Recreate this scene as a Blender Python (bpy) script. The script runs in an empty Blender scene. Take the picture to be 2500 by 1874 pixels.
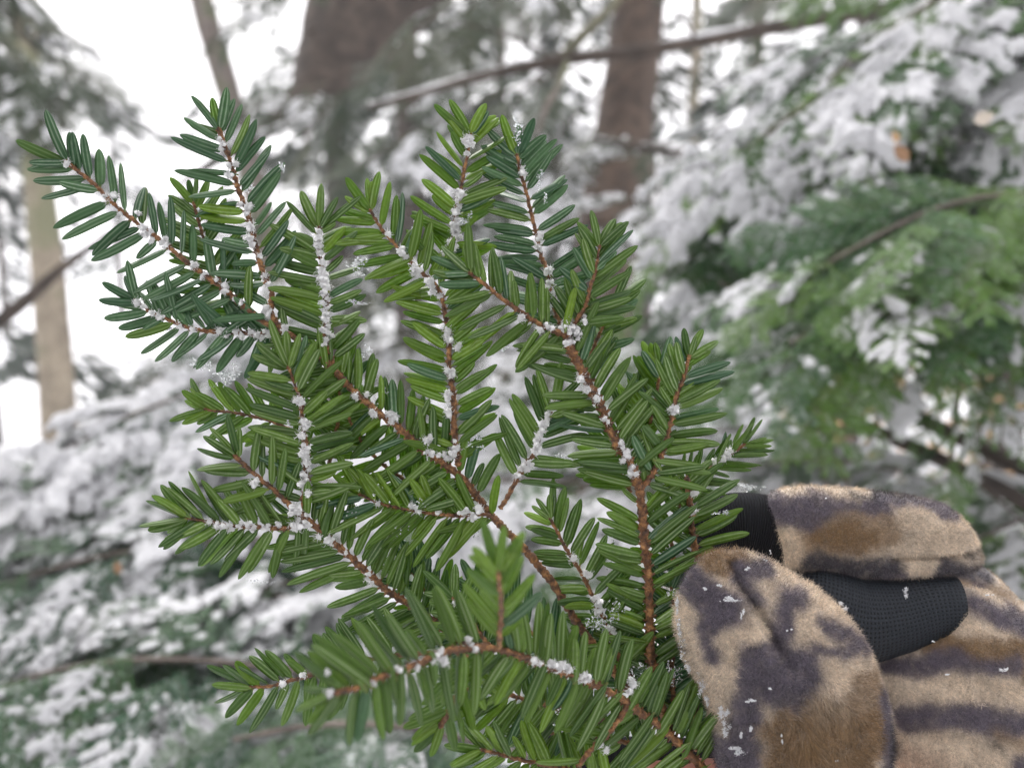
import bpy, math, random
import numpy as np
from mathutils import Vector, Matrix

rng = np.random.default_rng(7)
random.seed(7)
scene = bpy.context.scene
col = scene.collection

# ------------------------------------------------------------------ camera
PITCH = math.radians(9.0)
CAM = np.array([0.0, 0.0, 1.55])
FW = np.array([0.0, math.cos(PITCH), -math.sin(PITCH)])
UP = np.array([0.0, math.sin(PITCH), math.cos(PITCH)])
RT = np.array([1.0, 0.0, 0.0])
FPX = 2000.0
FOCUS = 0.161
PXM = 0.16 / FPX            # metres per photo pixel at the held branch
cam_data = bpy.data.cameras.new('camera')
cam_data.sensor_width = 36.0
cam_data.lens = 28.8
cam_data.clip_start = 0.01
cam_data.clip_end = 400.0
cam_data.dof.use_dof = True
cam_data.dof.focus_distance = FOCUS
cam_data.dof.aperture_fstop = 12.5
cam = bpy.data.objects.new('camera', cam_data)
cam.location = CAM
cam.rotation_euler = (math.radians(90) - PITCH, 0, 0)
col.objects.link(cam)
scene.camera = cam


def P(x, y, d):
    """the point seen at photo pixel x, y (2500 x 1874), d metres in front of the lens"""
    return CAM + FW * d + RT * ((x - 1250.0) / FPX * d) + UP * ((937.0 - y) / FPX * d)


# ------------------------------------------------------------------ world, sun, exposure
world = bpy.data.worlds.new('World')
scene.world = world
world.use_nodes = True
wn = world.node_tree
wn.nodes.clear()
SUN_EL, SUN_ROT = math.radians(48), math.radians(-25)
sky = wn.nodes.new('ShaderNodeTexSky')
sky.sky_type = 'NISHITA'
sky.sun_disc = False
sky.sun_elevation = SUN_EL
sky.sun_rotation = SUN_ROT
sky.dust_density = 4.0
hs = wn.nodes.new('ShaderNodeHueSaturation')      # cloud cover takes the blue out of the sky
hs.inputs['Saturation'].default_value = 0.22
wmix = wn.nodes.new('ShaderNodeMix')
wmix.data_type = 'RGBA'
wmix.inputs['Factor'].default_value = 0.75
wmix.inputs['B'].default_value = (7.1, 6.9, 7.0, 1)
bg = wn.nodes.new('ShaderNodeBackground')
bg.inputs['Strength'].default_value = 0.115
wo = wn.nodes.new('ShaderNodeOutputWorld')
wn.links.new(sky.outputs[0], hs.inputs['Color'])
wn.links.new(hs.outputs[0], wmix.inputs['A'])
wn.links.new(wmix.outputs['Result'], bg.inputs['Color'])
wn.links.new(bg.outputs[0], wo.inputs['Surface'])

sun_l = bpy.data.lights.new('sun', 'SUN')
sun_l.energy = 0.9
sun_l.angle = math.radians(40)
sun_l.color = (1.0, 0.97, 0.92)
sun = bpy.data.objects.new('sun', sun_l)
sd = Vector((math.sin(SUN_ROT) * math.cos(SUN_EL), math.cos(SUN_ROT) * math.cos(SUN_EL), math.sin(SUN_EL)))
sun.rotation_euler = sd.to_track_quat('Z', 'Y').to_euler()
sun.location = (0, 0, 20)
col.objects.link(sun)
scene.view_settings.view_transform = 'Standard'
scene.view_settings.look = 'None'
scene.view_settings.exposure = 1.42
scene.view_settings.gamma = 1.0
scene.view_settings.use_curve_mapping = False
scene.render.engine = 'CYCLES'
scene.cycles.max_bounces = 8
scene.cycles.transparent_max_bounces = 8
scene.cycles.use_adaptive_sampling = True


HAZE = 0.006
scene.cycles.volume_bounces = 2

# ------------------------------------------------------------------ helpers
def make_mesh(name, verts, faces, mats=(), smooth=True, fmat=None, attrs=None):
    """verts (n,3); faces: an (m,k) array or a list of such arrays"""
    if isinstance(faces, np.ndarray):
        faces = [faces]
    verts = np.asarray(verts, dtype=np.float64)
    me = bpy.data.meshes.new(name)
    loops = np.concatenate([f.reshape(-1) for f in faces]).astype(np.int32)
    sizes = np.concatenate([np.full(len(f), f.shape[1], dtype=np.int32) for f in faces])
    starts = np.concatenate([[0], np.cumsum(sizes)[:-1]]).astype(np.int32)
    me.vertices.add(len(verts))
    me.vertices.foreach_set('co', verts.reshape(-1))
    me.loops.add(len(loops))
    me.loops.foreach_set('vertex_index', loops)
    me.polygons.add(len(sizes))
    me.polygons.foreach_set('loop_start', starts)
    me.polygons.foreach_set('loop_total', sizes)
    me.polygons.foreach_set('use_smooth', np.full(len(sizes), smooth, dtype=bool))
    for m in mats:
        me.materials.append(m)
    if fmat is not None:
        me.polygons.foreach_set('material_index', np.asarray(fmat, dtype=np.int32))
    for an, (typ, data) in (attrs or {}).items():
        a = me.attributes.new(an, typ, 'POINT')
        if typ == 'FLOAT':
            a.data.foreach_set('value', np.asarray(data, dtype=np.float32).reshape(-1))
        elif typ == 'FLOAT_VECTOR':
            a.data.foreach_set('vector', np.asarray(data, dtype=np.float32).reshape(-1))
        else:
            a.data.foreach_set('color', np.asarray(data, dtype=np.float32).reshape(-1))
    me.update(calc_edges=True)
    return me


def link(name, data, parent=None, loc=None, **props):
    o = bpy.data.objects.new(name, data)
    col.objects.link(o)
    if parent is not None:
        o.parent = parent
    if loc is not None:
        o.location = Vector([float(v) for v in loc])
    for k, v in props.items():
        o[k] = v
    return o


def nrm(v):
    v = np.asarray(v, dtype=float)
    n = np.linalg.norm(v, axis=-1, keepdims=True)
    return v / np.maximum(n, 1e-12)


def resample(pts, step):
    """smooth polyline through pts (n,k), resampled every step along the first two or three columns"""
    pts = np.asarray(pts, dtype=float)
    if len(pts) > 2:
        q = []
        ext = np.vstack([2 * pts[0] - pts[1], pts, 2 * pts[-1] - pts[-2]])
        for i in range(1, len(ext) - 2):
            p0, p1, p2, p3 = ext[i - 1], ext[i], ext[i + 1], ext[i + 2]
            for t in np.linspace(0, 1, 8, endpoint=False):
                q.append(0.5 * ((2 * p1) + (p2 - p0) * t + (2 * p0 - 5 * p1 + 4 * p2 - p3) * t * t + (3 * p1 - p0 - 3 * p2 + p3) * t ** 3))
        q.append(pts[-1])
        pts = np.array(q)
    k = 3 if pts.shape[1] >= 3 else 2
    seg = np.linalg.norm(np.diff(pts[:, :k], axis=0), axis=1)
    s = np.concatenate([[0], np.cumsum(seg)])
    n = max(2, int(s[-1] / step) + 1)
    u = np.linspace(0, s[-1], n)
    return np.stack([np.interp(u, s, pts[:, j]) for j in range(pts.shape[1])], axis=1)


def tube(pts, radii, seg=8, wob=0.0, r=rng, flat=None, cap=True):
    """returns verts, faces of a tube along pts (n,3)"""
    pts = np.asarray(pts, float)
    radii = np.asarray(radii, float) * np.ones(len(pts))
    t = nrm(np.gradient(pts, axis=0))
    ref = np.array([0.13, -1.0, 0.21]) if flat is None else np.asarray(flat, float)
    a = nrm(np.cross(t, ref))
    b = nrm(np.cross(a, t))
    ang = np.linspace(0, 2 * np.pi, seg, endpoint=False)
    rr = radii[:, None] * (1 + wob * r.standard_normal((len(pts), seg)))
    v = pts[:, None, :] + rr[..., None] * (np.cos(ang)[None, :, None] * a[:, None, :] + np.sin(ang)[None, :, None] * b[:, None, :])
    v = v.reshape(-1, 3)
    n = len(pts)
    i, j = np.meshgrid(np.arange(n - 1), np.arange(seg), indexing='ij')
    j2 = (j + 1) % seg
    f = np.stack([i * seg + j, i * seg + j2, (i + 1) * seg + j2, (i + 1) * seg + j], axis=-1).reshape(-1, 4)
    faces = [f]
    if cap:
        v = np.vstack([v, pts[0] - t[0] * radii[0] * 0.6, pts[-1] + t[-1] * radii[-1] * 0.6])
        jj = np.arange(seg)
        c0 = np.stack([np.full(seg, n * seg), (jj + 1) % seg, jj], axis=1)
        c1 = np.stack([np.full(seg, n * seg + 1), (n - 1) * seg + jj, (n - 1) * seg + (jj + 1) % seg], axis=1)
        faces += [c0, c1]
    return v, faces


def merge(parts):
    """parts: list of (verts, [faces...], matindex) -> verts, faces, fmat"""
    vs, out, off = [], {3: [], 4: []}, 0
    fm = {3: [], 4: []}
    for v, fs, m in parts:
        if isinstance(fs, np.ndarray):
            fs = [fs]
        vs.append(v)
        for f in fs:
            out[f.shape[1]].append(f + off)
            fm[f.shape[1]].append(np.full(len(f), m))
        off += len(v)
    faces, mats = [], []
    for k in (3, 4):
        if out[k]:
            faces.append(np.concatenate(out[k]))
            mats.append(np.concatenate(fm[k]))
    return np.concatenate(vs), faces, np.concatenate(mats)


def vnoise(p, scale, seed=0, octaves=3):
    """value noise on points (n,2) or (n,3)"""
    p = np.asarray(p, float)
    out = np.zeros(len(p))
    amp, tot = 1.0, 0.0
    k = p.shape[1]
    prime = np.array([73856093, 19349663, 83492791])[:k].astype(np.int64)
    for o in range(octaves):
        q = p * (scale * 2 ** o) + 17.3 * (o + 1) + seed * 5.17
        i = np.floor(q).astype(np.int64)
        f = q - i
        f = f * f * (3 - 2 * f)
        val = np.zeros(len(p))
        for c in range(2 ** k):
            bits = np.array([(c >> b) & 1 for b in range(k)])
            h = ((i + bits) * prime).sum(axis=1) + seed * 7919 + o * 104729
            h = (h ^ (h >> 13)) * 1274126177
            h = (h ^ (h >> 16)) & 0xFFFFFF
            w = np.prod(np.where(bits == 1, f, 1 - f), axis=1)
            val += w * (h / float(0xFFFFFF))
        out += amp * (val * 2 - 1)
        tot += amp
        amp *= 0.5
    return out / tot


# ------------------------------------------------------------------ materials
def new_mat(name):
    m = bpy.data.materials.new(name)
    m.use_nodes = True
    nt = m.node_tree
    return m, nt, nt.nodes['Principled BSDF']


def ramp(nt, fac, stops):
    r = nt.nodes.new('ShaderNodeValToRGB')
    e = r.color_ramp.elements
    while len(e) < len(stops):
        e.new(0.5)
    for el, (p, c) in zip(e, stops):
        el.position = p
        el.color = (*c, 1)
    nt.links.new(fac, r.inputs[0])
    return r.outputs[0]


def noise(nt, scale, detail=4, rough=0.6, vec=None):
    n = nt.nodes.new('ShaderNodeTexNoise')
    n.inputs['Scale'].default_value = scale
    n.inputs['Detail'].default_value = detail
    n.inputs['Roughness'].default_value = rough
    if vec is None:
        tc = nt.nodes.new('ShaderNodeTexCoord')
        vec = tc.outputs['Object']
    nt.links.new(vec, n.inputs['Vector'])
    return n.outputs['Fac']


def bump(nt, b, height, dist, strength=1.0):
    bn = nt.nodes.new('ShaderNodeBump')
    bn.inputs['Distance'].default_value = dist
    bn.inputs['Strength'].default_value = strength
    nt.links.new(height, bn.inputs['Height'])
    nt.links.new(bn.outputs[0], b.inputs['Normal'])


def mathn(nt, op, a, b=None, c=None):
    n = nt.nodes.new('ShaderNodeMath')
    n.operation = op
    for i, v in enumerate((a, b, c)):
        if v is None:
            continue
        if isinstance(v, (int, float)):
            n.inputs[i].default_value = v
        else:
            nt.links.new(v, n.inputs[i])
    return n.outputs[0]


def mixc(nt, fac, a, b, mode='MIX'):
    n = nt.nodes.new('ShaderNodeMix')
    n.data_type = 'RGBA'
    n.blend_type = mode
    for s, v in (('Factor', fac), ('A', a), ('B', b)):
        if isinstance(v, (int, float)):
            n.inputs[s].default_value = v
        elif isinstance(v, tuple):
            n.inputs[s].default_value = (*v, 1)
        else:
            nt.links.new(v, n.inputs[s])
    return n.outputs['Result']


def needle_mat(name, dark, light, band, tr=0.18):
    m, nt, b = new_mat(name)
    at = nt.nodes.new('ShaderNodeAttribute')
    at.attribute_name = 'nuv'
    sx = nt.nodes.new('ShaderNodeSeparateXYZ')
    nt.links.new(at.outputs['Vector'], sx.inputs[0])
    ar = nt.nodes.new('ShaderNodeAttribute')
    ar.attribute_name = 'rnd'
    oi = nt.nodes.new('ShaderNodeObjectInfo')
    rn = mathn(nt, 'FRACT', mathn(nt, 'ADD', ar.outputs['Fac'], oi.outputs['Random']))
    base = ramp(nt, rn, [(0.0, dark), (0.55, tuple((a + c) / 2 for a, c in zip(dark, light))), (1.0, light)])
    # two pale stomatal bands on the underside; the brighter ones also paint in sheen
    ax = mathn(nt, 'ABSOLUTE', sx.outputs[0])
    d = mathn(nt, 'ABSOLUTE', mathn(nt, 'SUBTRACT', ax, 0.42))
    s = mathn(nt, 'SUBTRACT', 1.0, mathn(nt, 'MULTIPLY', d, 4.2))
    s = mathn(nt, 'MAXIMUM', s, 0.0)
    n = noise(nt, 2600, 3, 0.7)
    s = mathn(nt, 'MULTIPLY', s, mathn(nt, 'MULTIPLY_ADD', n, 1.1, 0.15))
    s = mathn(nt, 'MULTIPLY', s, mathn(nt, 'MULTIPLY', sx.outputs[2], mathn(nt, 'MULTIPLY_ADD', mathn(nt, 'FRACT', mathn(nt, 'MULTIPLY', rn, 7.3)), 0.75, 0.15)))
    c = mixc(nt, s, base, band)
    # brighter rim, brownish tip and yellow petiole
    rim = mathn(nt, 'MULTIPLY', mathn(nt, 'MAXIMUM', mathn(nt, 'SUBTRACT', ax, 0.8), 0.0), 1.6)
    c = mixc(nt, rim, c, tuple(min(1, x * 2.0) for x in light))
    pet = mathn(nt, 'MAXIMUM', mathn(nt, 'SUBTRACT', 1.0, mathn(nt, 'MULTIPLY', sx.outputs[1], 13.0)), 0.0)
    c = mixc(nt, mathn(nt, 'MULTIPLY', pet, 0.8), c, (0.30, 0.28, 0.08))
    n2 = noise(nt, 900, 4, 0.6)
    c = mixc(nt, mathn(nt, 'MULTIPLY', mathn(nt, 'SUBTRACT', n2, 0.35), 0.9), c, tuple(x * 0.45 for x in dark), 'MIX')
    nt.links.new(c, b.inputs['Base Color'])
    b.inputs['Roughness'].default_value = 0.30
    b.inputs['Specular IOR Level'].default_value = 0.5
    bump(nt, b, n, 0.00008, 0.7)
    t = nt.nodes.new('ShaderNodeBsdfTranslucent')
    nt.links.new(mixc(nt, 1.0, c, (0.9, 1.0, 0.35), 'MULTIPLY'), t.inputs['Color'])
    ms = nt.nodes.new('ShaderNodeMixShader')
    ms.inputs[0].default_value = tr
    out = nt.nodes['Material Output']
    nt.links.new(b.outputs[0], ms.inputs[1])
    nt.links.new(t.outputs[0], ms.inputs[2])
    nt.links.new(ms.outputs[0], out.inputs['Surface'])
    return m


M_NEEDLE = [needle_mat('needle_green', (0.042, 0.115, 0.012), (0.150, 0.270, 0.028), (0.56, 0.68, 0.40), 0.36),
            needle_mat('needle_blue_green', (0.026, 0.098, 0.036), (0.078, 0.185, 0.062), (0.50, 0.62, 0.46), 0.28),  # bluish tint also paints veiling glare into the upper left twigs
            needle_mat('needle_yellow_green', (0.075, 0.170, 0.008), (0.210, 0.350, 0.020), (0.50, 0.66, 0.30), 0.42)]


def bark_mat(name, dark, light, scale, bdist, rough=0.85, moss=None):
    m, nt, b = new_mat(name)
    n = noise(nt, scale, 6, 0.65)
    c = ramp(nt, n, [(0.3, dark), (0.52, tuple((a + d) / 2 for a, d in zip(dark, light))), (0.72, light)])
    if moss:
        n2 = noise(nt, scale * 0.15, 4, 0.6)
        f = ramp(nt, n2, [(0.5, (0, 0, 0)), (0.62, (1, 1, 1))])
        c = mixc(nt, f, c, moss)
    nt.links.new(c, b.inputs['Base Color'])
    b.inputs['Roughness'].default_value = rough
    bump(nt, b, n, bdist)
    return m


M_TWIG = bark_mat('twig_bark', (0.050, 0.020, 0.008), (0.46, 0.235, 0.085), 750, 0.0009, 0.5)
_e = [n for n in M_TWIG.node_tree.nodes if n.type == 'VALTORGB'][0].color_ramp.elements
_e[0].position, _e[1].position, _e[2].position = 0.38, 0.53, 0.68
_e[1].color = (0.19, 0.080, 0.028, 1)
M_BARK_DARK = bark_mat('dark_bark', (0.018, 0.013, 0.011), (0.115, 0.088, 0.070), 16, 0.02)
M_BARK_RED = bark_mat('red_brown_bark', (0.018, 0.011, 0.008), (0.125, 0.085, 0.060), 16, 0.02)
M_BARK_PALE = bark_mat('pale_bark', (0.17, 0.14, 0.105), (0.40, 0.34, 0.255), 14, 0.012, moss=(0.20, 0.20, 0.12))
M_BARK_GREY = bark_mat('grey_bark', (0.075, 0.060, 0.052), (0.24, 0.20, 0.175), 40, 0.01, moss=(0.12, 0.13, 0.07))
M_BARK_GREEN = bark_mat('mossy_branch_bark', (0.055, 0.055, 0.035), (0.17, 0.16, 0.10), 70, 0.004)


def simple(name, c1, c2, scale, rough, bd=0.0, spec=0.5, emi=None):
    m, nt, b = new_mat(name)
    n = noise(nt, scale, 5, 0.6)
    nt.links.new(ramp(nt, n, [(0.3, c1), (0.7, c2)]), b.inputs['Base Color'])
    b.inputs['Roughness'].default_value = rough
    b.inputs['Specular IOR Level'].default_value = spec
    if bd:
        bump(nt, b, n, bd)
    return m


M_SNOW = simple('snow', (0.76, 0.77, 0.80), (0.86, 0.86, 0.88), 320, 0.6, 0.003, 0.3)
M_GROUND = simple('snow_ground', (0.74, 0.75, 0.78), (0.86, 0.86, 0.88), 4, 0.8, 0.02, 0.2)
M_SKIN = simple('skin', (0.62, 0.26, 0.20), (0.72, 0.34, 0.27), 600, 0.5, 0.0002)
M_TAN_LEAF = simple('tan_leaf', (0.42, 0.26, 0.13), (0.62, 0.42, 0.24), 60, 0.7)
M_PALE_LEAF = simple('pale_leaf', (0.55, 0.47, 0.38), (0.75, 0.68, 0.60), 60, 0.6)
M_RUST_LEAF = simple('rust_leaf', (0.26, 0.14, 0.08), (0.40, 0.24, 0.13), 90, 0.6)


def wool_mat():
    m, nt, b = new_mat('adelgid_wool')
    n = noise(nt, 1500, 4, 0.7)
    n2 = noise(nt, 2300, 1, 0.5)
    c = ramp(nt, n, [(0.28, (0.84, 0.82, 0.83)), (0.40, (0.94, 0.93, 0.94)), (0.6, (0.97, 0.96, 0.97))])
    spk = ramp(nt, n2, [(0.22, (0.05, 0.05, 0.05)), (0.26, (1, 1, 1))])
    c = mixc(nt, 1.0, c, spk, 'MULTIPLY')
    nt.links.new(c, b.inputs['Base Color'])
    b.inputs['Roughness'].default_value = 0.95
    b.inputs['Specular IOR Level'].default_value = 0.1
    b.inputs['Subsurface Weight'].default_value = 0.8
    b.inputs['Subsurface Scale'].default_value = 0.0004
    b.inputs['Subsurface Radius'].default_value = (1, 1, 1)
    bump(nt, b, n, 0.00012)
    return m


M_WOOL = wool_mat()


def ice_mat():
    m, nt, b = new_mat('ice')
    b.inputs['Base Color'].default_value = (0.93, 0.95, 0.97, 1)
    b.inputs['Roughness'].default_value = 0.12
    b.inputs['Transmission Weight'].default_value = 0.75
    b.inputs['IOR'].default_value = 1.31
    return m


M_ICE = ice_mat()


def bg_needle_mat(name, stops, snowy):
    """needles of the boughs behind: tone varies per frond, frosted where they face up"""
    m, nt, b = new_mat(name)
    oi = nt.nodes.new('ShaderNodeObjectInfo')
    n = noise(nt, 90, 4, 0.7)
    f = mathn(nt, 'ADD', mathn(nt, 'MULTIPLY', oi.outputs['Random'], 0.5), mathn(nt, 'MULTIPLY', n, 0.6))
    c = ramp(nt, f, stops)
    n2 = noise(nt, 110, 3, 0.7)
    fr = ramp(nt, n2, [(0.56, (0, 0, 0)), (0.63, (1, 1, 1))])
    c = mixc(nt, mathn(nt, 'MULTIPLY', fr, snowy), c, (0.72, 0.74, 0.77))
    nt.links.new(c, b.inputs['Base Color'])
    b.inputs['Roughness'].default_value = 0.55
    b.inputs['Specular IOR Level'].default_value = 0.3
    return m


M_BG = bg_needle_mat('bough_needles', [(0.2, (0.012, 0.048, 0.020)), (0.45, (0.034, 0.110, 0.026)), (0.75, (0.105, 0.205, 0.032))], 0.34)
M_BG_TEAL = bg_needle_mat('teal_bough_needles', [(0.2, (0.012, 0.042, 0.026)), (0.45, (0.026, 0.080, 0.040)), (0.75, (0.060, 0.130, 0.050))], 0.5)  # muted dark teal green for the lower left and middle boughs
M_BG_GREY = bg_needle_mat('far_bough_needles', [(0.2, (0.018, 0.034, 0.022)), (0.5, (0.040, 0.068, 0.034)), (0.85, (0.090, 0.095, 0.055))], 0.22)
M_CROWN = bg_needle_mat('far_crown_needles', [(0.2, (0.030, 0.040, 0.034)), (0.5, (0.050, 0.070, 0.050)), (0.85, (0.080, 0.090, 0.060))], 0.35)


def vcol_mat(name, rough=0.95, scale=1400, bd=0.00035, sheen=0.4):
    m, nt, b = new_mat(name)
    at = nt.nodes.new('ShaderNodeAttribute')
    at.attribute_name = 'camo'
    n = noise(nt, scale, 4, 0.7)
    c = mixc(nt, 1.0, at.outputs['Color'], ramp(nt, n, [(0.3, (0.62, 0.62, 0.62)), (0.7, (1.2, 1.2, 1.2))]), 'MULTIPLY')
    nt.links.new(c, b.inputs['Base Color'])
    b.inputs['Roughness'].default_value = rough
    b.inputs['Specular IOR Level'].default_value = 0.1
    b.inputs['Sheen Weight'].default_value = sheen
    b.inputs['Sheen Roughness'].default_value = 0.6
    bump(nt, b, n, bd)
    return m


M_FLEECE = vcol_mat('camo_fleece')
M_FUZZ = vcol_mat('camo_fuzz', 0.9, 300, 0.0)


def knit_mat(name, grid):
    m, nt, b = new_mat(name)
    at = nt.nodes.new('ShaderNodeAttribute')
    at.attribute_name = 'kuv'
    sx = nt.nodes.new('ShaderNodeSeparateXYZ')
    nt.links.new(at.outputs['Vector'], sx.inputs[0])
    if grid:
        wx = mathn(nt, 'SINE', mathn(nt, 'MULTIPLY', sx.outputs[0], 2 * math.pi))
        wy = mathn(nt, 'SINE', mathn(nt, 'MULTIPLY', sx.outputs[1], 2 * math.pi))
        h = mathn(nt, 'MINIMUM', wx, wy)
        h = mathn(nt, 'MULTIPLY_ADD', mathn(nt, 'MAXIMUM', mathn(nt, 'MINIMUM', mathn(nt, 'MULTIPLY', h, 3.0), 1.0), -1.0), 0.5, 0.5)
        c = mixc(nt, h, (0.022, 0.027, 0.035), (0.008, 0.009, 0.012))
        b.inputs['Roughness'].default_value = 0.6
    else:
        h = mathn(nt, 'MULTIPLY_ADD', mathn(nt, 'SINE', mathn(nt, 'MULTIPLY', sx.outputs[1], 2 * math.pi)), 0.5, 0.5)
        c = mixc(nt, h, (0.004, 0.004, 0.006), (0.013, 0.014, 0.019))
        b.inputs['Roughness'].default_value = 0.85
    n = noise(nt, 3500, 2, 0.6)
    c = mixc(nt, 1.0, c, ramp(nt, n, [(0.3, (0.6, 0.6, 0.6)), (0.7, (1.4, 1.4, 1.4))]), 'MULTIPLY')
    nt.links.new(c, b.inputs['Base Color'])
    b.inputs['Specular IOR Level'].default_value = 0.25
    bump(nt, b, h, 0.00035)
    return m


M_KNIT = knit_mat('black_rib_knit', False)
M_GRIP = knit_mat('black_grip_knit', True)

# ------------------------------------------------------------------ ground
gx = np.linspace(-60, 60, 161)
gy = np.linspace(-30, 150, 181)
X, Y = np.meshgrid(gx, gy, indexing='ij')
xy = np.stack([X.ravel(), Y.ravel()], 1)
Z = 0.25 * vnoise(xy, 0.12, 3, 3) + 0.06 * vnoise(xy, 0.9, 5, 2)
Z = Z + np.clip(xy[:, 1] - 30, 0, None) * 0.03 + np.clip(xy[:, 0] - 8, 0, None) * 0.05
i, j = np.meshgrid(np.arange(160), np.arange(180), indexing='ij')
gf = np.stack([i * 181 + j, (i + 1) * 181 + j, (i + 1) * 181 + j + 1, i * 181 + j + 1], -1).reshape(-1, 4)
link('ground', make_mesh('ground', np.column_stack([xy, Z]), gf, [M_GROUND]), kind='structure')


def ground_z(x, y):
    p = np.array([[x, y]])
    return float((0.25 * vnoise(p, 0.12, 3, 3) + 0.06 * vnoise(p, 0.9, 5, 2))[0] + max(0, y - 30) * 0.03 + max(0, x - 8) * 0.05)


# ------------------------------------------------------------------ fronds for the boughs behind
def make_frond(seed, length=0.26, half=0.11):
    r = np.random.default_rng(seed)
    axis = []
    lines = []           # (start, end, r0, r1)
    n_side = 12
    lines.append((np.array([0, 0, 0.0]), np.array([0, length, 0.0]), 0.0014, 0.0006))
    for k in range(n_side):
        y0 = length * (0.06 + 0.9 * k / n_side)
        for s in (-1, 1):
            if r.random() < 0.14:
                continue
            L = half * (1 - 0.80 * (y0 / length) ** 1.3) * r.uniform(0.7, 1.12)
            a = math.radians(r.uniform(42, 60))
            st = np.array([0, y0 + r.uniform(-0.004, 0.004), 0])
            dv = np.array([s * math.sin(a), math.cos(a), r.uniform(-0.12, 0.08)])
            lines.append((st, st + dv * L, 0.0009, 0.0004))
            if L > 0.05:
                for q in (0.35, 0.65):
                    a2 = a + r.uniform(-0.8, 0.2)
                    st2 = st + dv * L * q
                    lines.append((st2, st2 + np.array([s * math.sin(a2), math.cos(a2), r.uniform(-0.1, 0.1)]) * L * 0.35, 0.0006, 0.0004))
    V, F, FM, off = [], [], [], 0
    nb, nd, nl = [], [], []
    for st, en, r0, r1 in lines:
        v, f = tube(np.stack([st, en]), [r0, r1], 3, cap=False)
        V.append(v); F.append(f[0] + off); FM.append(np.ones(len(f[0]))); off += len(v)
        L = np.linalg.norm(en - st)
        dv = (en - st) / L
        side = nrm(np.cross(dv, [0, 0, 1]))
        m = int(L / 0.0026)
        for q in range(m):
            t = (q + 0.5) / m
            for s in (-1, 1):
                b = st + dv * L * t
                a = math.radians(r.uniform(50, 75)) * (1 - 0.35 * t)
                d = dv * math.cos(a) + side * s * math.sin(a) + np.array([0, 0, r.uniform(-0.25, 0.2)])
                nb.append(b); nd.append(nrm(d)); nl.append(r.uniform(0.009, 0.0135) * (1 - 0.25 * t))
    nb, nd, nl = np.array(nb), np.array(nd), np.array(nl)
    up = np.array([0, 0, 1.0]) + r.normal(0, 0.35, (len(nb), 3))
    w = nrm(np.cross(nd, up)) * 0.00105
    e = nb + nd * nl[:, None]
    mid = nb + nd * (nl * 0.55)[:, None]
    q = np.stack([nb, mid + w, e, mid - w], axis=1).reshape(-1, 3)
    k = np.arange(len(nb)) * 4 + off
    F.append(np.stack([k, k + 1, k + 2, k + 3], 1)); FM.append(np.zeros(len(nb)))
    V.append(q)
    V = np.concatenate(V)
    return V, F, np.concatenate(FM), nb + nd * nl[:, None] * 0.5, length, half


def droop(v, length, seed):
    r = np.random.default_rng(seed + 99)
    v = v.copy()
    t = v[:, 1] / length
    v[:, 2] -= 0.045 * t ** 2 * length / 0.26 + 2.2 * v[:, 0] ** 2 * r.uniform(0.6, 1.4)
    v[:, 0] += 0.02 * r.uniform(-1, 1) * t ** 2
    v[:, 2] += 0.004 * vnoise(v[:, :2], 18, seed, 2)
    return v


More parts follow.
